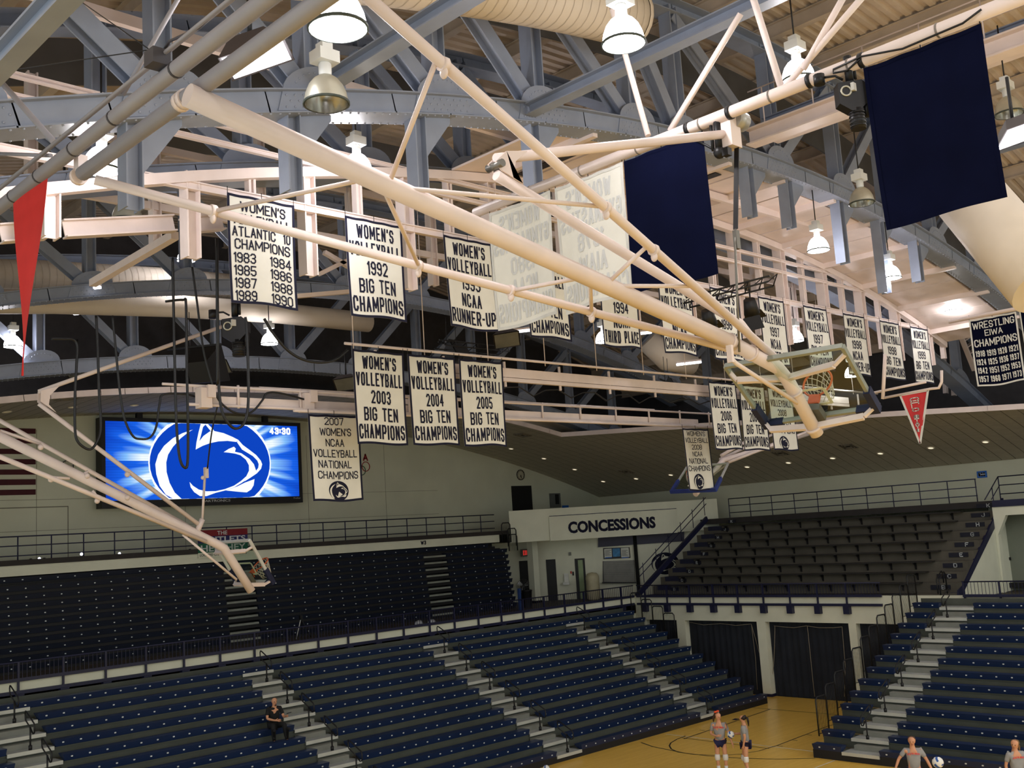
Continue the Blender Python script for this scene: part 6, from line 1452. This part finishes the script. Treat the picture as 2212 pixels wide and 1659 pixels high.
# ================================================================== PEOPLE
SHIRT = mat('grey_tee', (150, 150, 150), .9, 0, .05, 8.); SHORTS = mat('navy_shorts', (28, 28, 66), .8); PADW = mat('white_knee_pad', (222, 220, 216), .8)
SHOEW = mat('white_shoe', (214, 212, 208), .6); HAIRB = mat('dark_hair', (38, 28, 24), .6, 0, .2, 20.); HAIRM = mat('brown_hair', (78, 54, 38), .6, 0, .2, 20.); HAIRL = mat('light_brown_hair', (122, 92, 58), .6, 0, .2, 20.)
BLKC = mat('black_clothes', (22, 22, 24), .85); EYEM = mat('eye_dark', (30, 22, 20), .3); LIP = mat('lip', (160, 84, 76), .5); PRINT = mat('red_shirt_print', (206, 70, 76), .8)
def skin_mesh(name, P, E_, R_, m_, parent, xf, sub=1, root=0):
    me = bpy.data.meshes.new(name); off = ORG[parent]
    me.from_pydata([tuple(xf(p)-off) for p in P], E_, []); me.materials.append(m_)
    o = bpy.data.objects.new(name, me); COL.objects.link(o)
    s = o.modifiers.new('skin', 'SKIN'); s.use_smooth_shade = True
    sv = me.skin_vertices[0].data
    for i, r in enumerate(R_): sv[i].radius = r if isinstance(r, tuple) else (r, r)
    for i in range(len(P)): sv[i].use_root = (i == root)
    b = o.modifiers.new('sub', 'SUBSURF'); b.levels = sub; b.render_levels = sub
    dg = bpy.context.evaluated_depsgraph_get(); ev = bpy.data.meshes.new_from_object(o.evaluated_get(dg)); ev.name = name
    COL.objects.unlink(o); bpy.data.objects.remove(o)
    for p in ev.polygons: p.use_smooth = True
    if not ev.materials: ev.materials.append(m_)
    o = bpy.data.objects.new(name, ev); COL.objects.link(o); o.parent = parent; ORG[o] = off
    return o
def person(loc, heading, label, J, hair, tail, top=SHIRT, bottom=SHORTS, pads=True, bald=False, long_=False, print_=True, sc=1.0, bow=False, group=None):
    """J: joint positions in the person's own frame, x to the right hand, y forward, z up"""
    L = V(loc); t = thing('person', tuple(L), label, 'person', group); c, s_ = math.cos(heading), math.sin(heading)
    xf = lambda p: L+V((p[0]*c-p[1]*s_, p[0]*s_+p[1]*c, p[2]))*sc
    P, E_, R_ = [], [], []
    def add(p, r, frm=None):
        P.append(V(p)); R_.append(r)
        if frm is not None: E_.append((frm, len(P)-1))
        return len(P)-1
    pel = add(J['pelvis'], (.15, .11)); wa = add(J['waist'], (.125, .095), pel); ch = add(J['chest'], (.15, .105), wa); nb = add(J['neck'], .058, ch)
    hd = V(J['head']); up = (hd-V(J['neck'])).normalized(); f = V(J.get('face', (0,1,0))).normalized(); f = (f-up*f.dot(up)).normalized(); rt = f.cross(up)
    a = add(hd-up*.05+f*.005, (.062,.07), nb); h = add(hd+f*.005, (.078,.092), a); h2_ = add(hd+up*.07-f*.005, (.074,.088), h); add(hd+up*.105-f*.01, (.05,.06), h2_)
    n_ = add(hd+f*.088-up*.005, .02, h); add(hd+f*.112-up*.02, .014, n_)
    for sg in (1, -1): add(hd+rt*sg*.086-f*.005, .018, h)
    for sd, sg in (('r', 1), ('l', -1)):
        sh_, el, wr = V(J['sh_'+sd]), V(J['el_'+sd]), V(J['wr_'+sd]); i = add(sh_, .06, ch); j = add(sh_.lerp(el, .5), .05, i); i = add(el, .041, j); j = add(el.lerp(wr, .4), .040, i); i = add(wr, .026, j)
        hdv = V(J.get('hd_'+sd, wr-el)).normalized(); pn = V(J.get('pn_'+sd, (sg*-1, 0, 0))); pn = (pn-hdv*pn.dot(hdv)).normalized(); sd_ = hdv.cross(pn)
        pm = add(wr+hdv*.055, (.040,.020), i)
        for k, ln in enumerate((.070, .080, .075, .058)):
            o_ = sd_*(.030-.020*k); b0 = add(wr+hdv*.088+o_, .0095, pm); b1 = add(wr+hdv*(.088+ln*.5)+o_*1.1+pn*.008, .009, b0); add(wr+hdv*(.088+ln*.92)+o_*1.1+pn*.026, .0075, b1)
        th = add(wr+hdv*.035+sd_*.040+pn*.008, .012, i); add(wr+hdv*.075+sd_*.058+pn*.02, .010, th)
        hp, kn_, an, toe = V(J['hip_'+sd]), V(J['kn_'+sd]), V(J['an_'+sd]), V(J['toe_'+sd]); i = add(hp, .095, pel); j = add(hp.lerp(kn_, .5), .082, i); i = add(kn_, .060, j); j = add(kn_.lerp(an, .35), .058, i); i = add(an, .036, j); add(toe, (.035,.03), i)
    skin_mesh('body', P, E_, R_, SKIN, t, xf, 1, 0)
    # shirt
    P, E_, R_ = [], [], []
    hem = V(J['pelvis'])+(V(J['pelvis'])-V(J['waist'])).normalized()*.02
    i0 = add(hem, (.185,.15)); i1 = add(J['waist'], (.155,.125), i0); i2 = add(J['chest'], (.175,.13), i1); add(V(J['chest']).lerp(V(J['neck']), .72), (.085,.075), i2)
    for sd in 'rl':
        sh_, el = V(J['sh_'+sd]), V(J['el_'+sd]); i = add(sh_, .078, i2); j = add(sh_.lerp(el, .45), .068, i); add(sh_.lerp(el, .72), .066, j)
    sh = skin_mesh('shirt', P, E_, R_, top, t, xf, 1, 2)
    P, E_, R_ = [], [], []
    i0 = add(J['pelvis'], (.165,.125))
    for sd in 'rl':
        hp, kn_ = V(J['hip_'+sd]), V(J['kn_'+sd]); i = add(hp, .108, i0); fr = 1.0 if not pads and bottom is BLKC else .22
        if fr < .5: add(hp.lerp(kn_, fr), .098, i)
        else:
            an = V(J['an_'+sd]); j = add(hp.lerp(kn_, .5), .098, i); k = add(kn_, .078, j); k = add(kn_.lerp(an, .5), .074, k); add(an+(kn_-an)*.08, .06, k)
    skin_mesh('shorts' if fr < .5 else 'trousers', P, E_, R_, bottom, t, xf, 1, 0)
    for sd in 'rl':
        kn_, an, toe, hp = V(J['kn_'+sd]), V(J['an_'+sd]), V(J['toe_'+sd]), V(J['hip_'+sd])
        if pads:
            u = (hp-kn_).normalized(); v_ = (an-kn_).normalized(); q = MB(); q.tube([xf(kn_+u*.085), xf(kn_+u*.06), xf(kn_), xf(kn_+v_*.06), xf(kn_+v_*.085)], [.070*sc, .078*sc, .083*sc, .078*sc, .068*sc], 12); build('knee_pad', q, PADW, t)
            q = MB(); q.tube([xf(an+(kn_-an)*.42), xf(an+(kn_-an)*.2), xf(an)], [.055*sc, .05*sc, .048*sc], 10); build('sock', q, PADW, t)
        q = MB(); d = (toe-an); d.z = 0; d.normalize(); b = V((an.x, an.y, max(0.02, toe.z-.01)))
        q.tube([xf(an+V((0,0,.03))), xf(an-d*.03-V((0,0,.03))), xf(b+d*.05+V((0,0,.012))), xf(b+d*.16), xf(b+d*.21)], [.05*sc, .054*sc, .05*sc, .046*sc, .028*sc], 10); build('shoe', q, SHOEW if bottom is not BLKC else BLKC, t)
    # face
    for sg in (1, -1):
        q = MB(); q.sphere(xf(hd+f*.083+rt*sg*.032+up*.012), .011*sc, 8, 6); build('eye', q, EYEM, t)
    q = MB(); q.tube([xf(hd+f*.088-up*.058+rt*.022), xf(hd+f*.093-up*.06), xf(hd+f*.088-up*.058-rt*.022)], .006*sc, 6); build('mouth', q, LIP, t)
    if not bald:
        P, E_, R_ = [], [], []
        i0 = add(hd+up*.080-f*.012, (.115,.125)); i1 = add(hd+up*.03-f*.045, (.118,.105), i0); i2 = add(hd-up*.05-f*.055, (.085,.06), i1)
        skin_mesh('hair', P, E_, R_, hair, t, xf, 1, 0)
        if tail:
            q = MB(); b = hd+up*.03-f*.105; q.tube([xf(b), xf(b-f*.05-up*.02), xf(b-f*.055-up*.12+rt*tail[0]), xf(b-f*.03-up*tail[1]+rt*tail[0]*1.5)], [.03*sc, .036*sc, .034*sc, .012*sc], 8); build('ponytail', q, hair, t)
        if bow: q = MB(); q.sphere(xf(hd+up*.14-f*.05+rt*.04), .05*sc, 8, 6, (1,1,.6)); q.sphere(xf(hd+up*.14-f*.05-rt*.05), .05*sc, 8, 6, (1,1,.6)); build('hair_ribbon', q, mat('orange_ribbon', (230, 84, 40), .7), t)
    else:
        q = MB(); q.tube([xf(hd+f*.075-up*.095+rt*.02), xf(hd+f*.09-up*.105), xf(hd+f*.075-up*.095-rt*.02)], .022*sc, 8); build('beard', q, HAIRM, t)
    if print_:
        fw = V((0,1,0)); q = MB()
        for Q in letter_quads('PENN STATE', -.15, .15, 0, .045, .012):
            q.add([xf(V((0,.0,0))+V(J['chest'])+V((a, .148-.35*a*a*2, b_+.0+.02*(1-(a/.15)**2)))) for a, b_ in Q], [(0,1,2,3)])
        build('shirt_print', q, PRINT, sh)
    return t
BASE = dict(pelvis=(0,0,.97), waist=(0,.005,1.12), chest=(0,.0,1.34), neck=(0,-.005,1.52), head=(0,.02,1.665), sh_r=(.185,0,1.44), sh_l=(-.185,0,1.44),
            hip_r=(.095,0,.92), hip_l=(-.095,0,.92), kn_r=(.105,.02,.50), kn_l=(-.105,.02,.50), an_r=(.11,-.01,.085), an_l=(-.11,-.01,.085), toe_r=(.13,.15,.03), toe_l=(-.13,.15,.03),
            el_r=(.27,-.03,1.17), wr_r=(.27,.05,.93), el_l=(-.27,-.03,1.17), wr_l=(-.27,.05,.93))
def J(**k): d = dict(BASE); d.update(k); return d
def face_to(a, b): d = V(b)-V(a); return math.atan2(-d.x, d.y)
pA = az(1562, 1673, 0); pB = az(1617, 1676, 0)
toA = face_to(pA, (0, 0, 0))
person(pA, toA-.15, 'player with orange hair ribbon and grey shirt, standing with one hand raised',
       J(face=(-.75,.66,0), el_r=(.26,-.02,1.16), wr_r=(.06,.20,1.13), hd_r=(-.9,.4,.25), el_l=(-.27,-.02,1.17), wr_l=(-.36,.10,.93), kn_r=(.12,.02,.5), kn_l=(-.12,.02,.5)), HAIRM, (.05, .2), sc=1.02, bow=True)
hB = toA-1.7
pBt = person(pB, hB, 'dark-haired player with a ponytail, turned away, holding a ball',
       J(face=(.35,.94,0), sh_l=(-.18,.02,1.44), el_l=(-.24,-.02,1.17), wr_l=(-.20,.05,.93), el_r=(.22,.10,1.20), wr_r=(.13,.30,1.20), hd_r=(-.6,.8,.0), kn_r=(.16,.12,.5), an_r=(.17,.0,.085), toe_r=(.19,.15,.03)), HAIRB, (0, .26), print_=False, sc=.99)
def volleyball(c, label, r=.107):
    c = V(c); t = thing('volleyball', tuple(c-V((0,0,r))), label, 'ball', 'volleyballs'); n, m_ = 24, 16; mw = mat('ball_white', (226,226,222), .5); mbl = mat('ball_blue', (38,84,160), .5)
    qw, qb = MB(), MB()
    for i in range(m_):
        for j in range(n):
            vs = []
            for (a, b) in ((i, j), (i+1, j), (i+1, j+1), (i, j+1)):
                th, ph = math.pi*a/m_, 2*math.pi*b/n; vs.append(c+V((r*math.sin(th)*math.cos(ph), r*math.cos(th)*.8+r*math.sin(th)*math.sin(ph)*.6, -r*math.cos(th)*.6+r*math.sin(th)*math.sin(ph)*.8)))
            blue = (5 <= i <= 7 and (j % 12) < 8) or (i in (10, 11) and (j % 12) > 3)
            (qb if blue else qw).add(vs, [(0,1,2,3)], True)
    build('white_panels', qw, mw, t); build('blue_panels', qb, mbl, t); return t
_c, _s = math.cos(hB), math.sin(hB); bl = V((.01, .42, 1.19))
volleyball(pB+V((bl.x*_c-bl.y*_s, bl.x*_s+bl.y*_c, bl.z)), 'white and blue volleyball held by the dark-haired player')
volleyball(ad(2026, 1647, 20.5), 'white and blue volleyball flying in front of the right bleachers', .107)
volleyball(az(1180, 1660, .107), 'white volleyball lying on the court at the bottom edge by the bleacher front')
hC = az(1968, 1590, 1.79); pC = V((hC.x, hC.y, 0))
person(pC, toA-.1, 'player in grey shirt, arms apart, cut off at the bottom edge',
       J(face=(.1,1,-.15), el_r=(.36,-.02,1.22), wr_r=(.47,.06,1.0), el_l=(-.32,.0,1.19), wr_l=(-.42,.08,.94)), HAIRM, None)
hE = az(2190, 1601, 1.74); pE = V((hE.x, hE.y, 0))
person(pE, toA+.25, 'long-haired player in a grey shirt cut off by the right bottom corner',
       J(face=(.7,.7,-.1), el_l=(-.25,0,1.17)), HAIRL, (-.05, .34))
# man seated on the end bank
zs = .38+.303*6; ys_ = 25.4+.617*6; mx_ = ay(594, 1578, ys_+.1).x
person((mx_, ys_+.14, zs), math.pi-.35, 'bald man in black sitting on the navy benches at lower left, holding a phone',
       dict(pelvis=(0,.0,.10), waist=(0,.03,.27), chest=(0,.08,.48), neck=(0,.10,.66), head=(0,.13,.80), face=(-.3,.9,-.2), sh_r=(.19,.08,.58), sh_l=(-.19,.08,.58), el_r=(.24,.18,.32), wr_r=(.02,.36,.26), hd_r=(-.9,.3,.0),
            el_l=(-.26,.20,.32), wr_l=(-.30,.44,.38), hd_l=(-.2,.9,.1), hip_r=(.1,.04,.085), hip_l=(-.1,.04,.085), kn_r=(.12,.46,.13), kn_l=(-.22,.46,.14), an_r=(.10,.48,-.32), an_l=(-.28,.50,-.32), toe_r=(.12,.62,-.39), toe_l=(-.32,.64,-.39)),
       HAIRM, None, top=BLKC, bottom=BLKC, pads=False, bald=True, print_=False)
L = V((mx_, ys_+.14, zs)); hh = math.pi-.35; p = V((-.33, .56, .42)); c_, s_ = math.cos(hh), math.sin(hh); w = L+V((p.x*c_-p.y*s_, p.x*s_+p.y*c_, p.z))
q = MB(); q.beam(w-V((.06,.02,-.04)), w+V((.08,-.03,.06)), .06, .012); tag(build('phone', q, BLACK), 'dark phone in the hand of the seated man', 'phone')
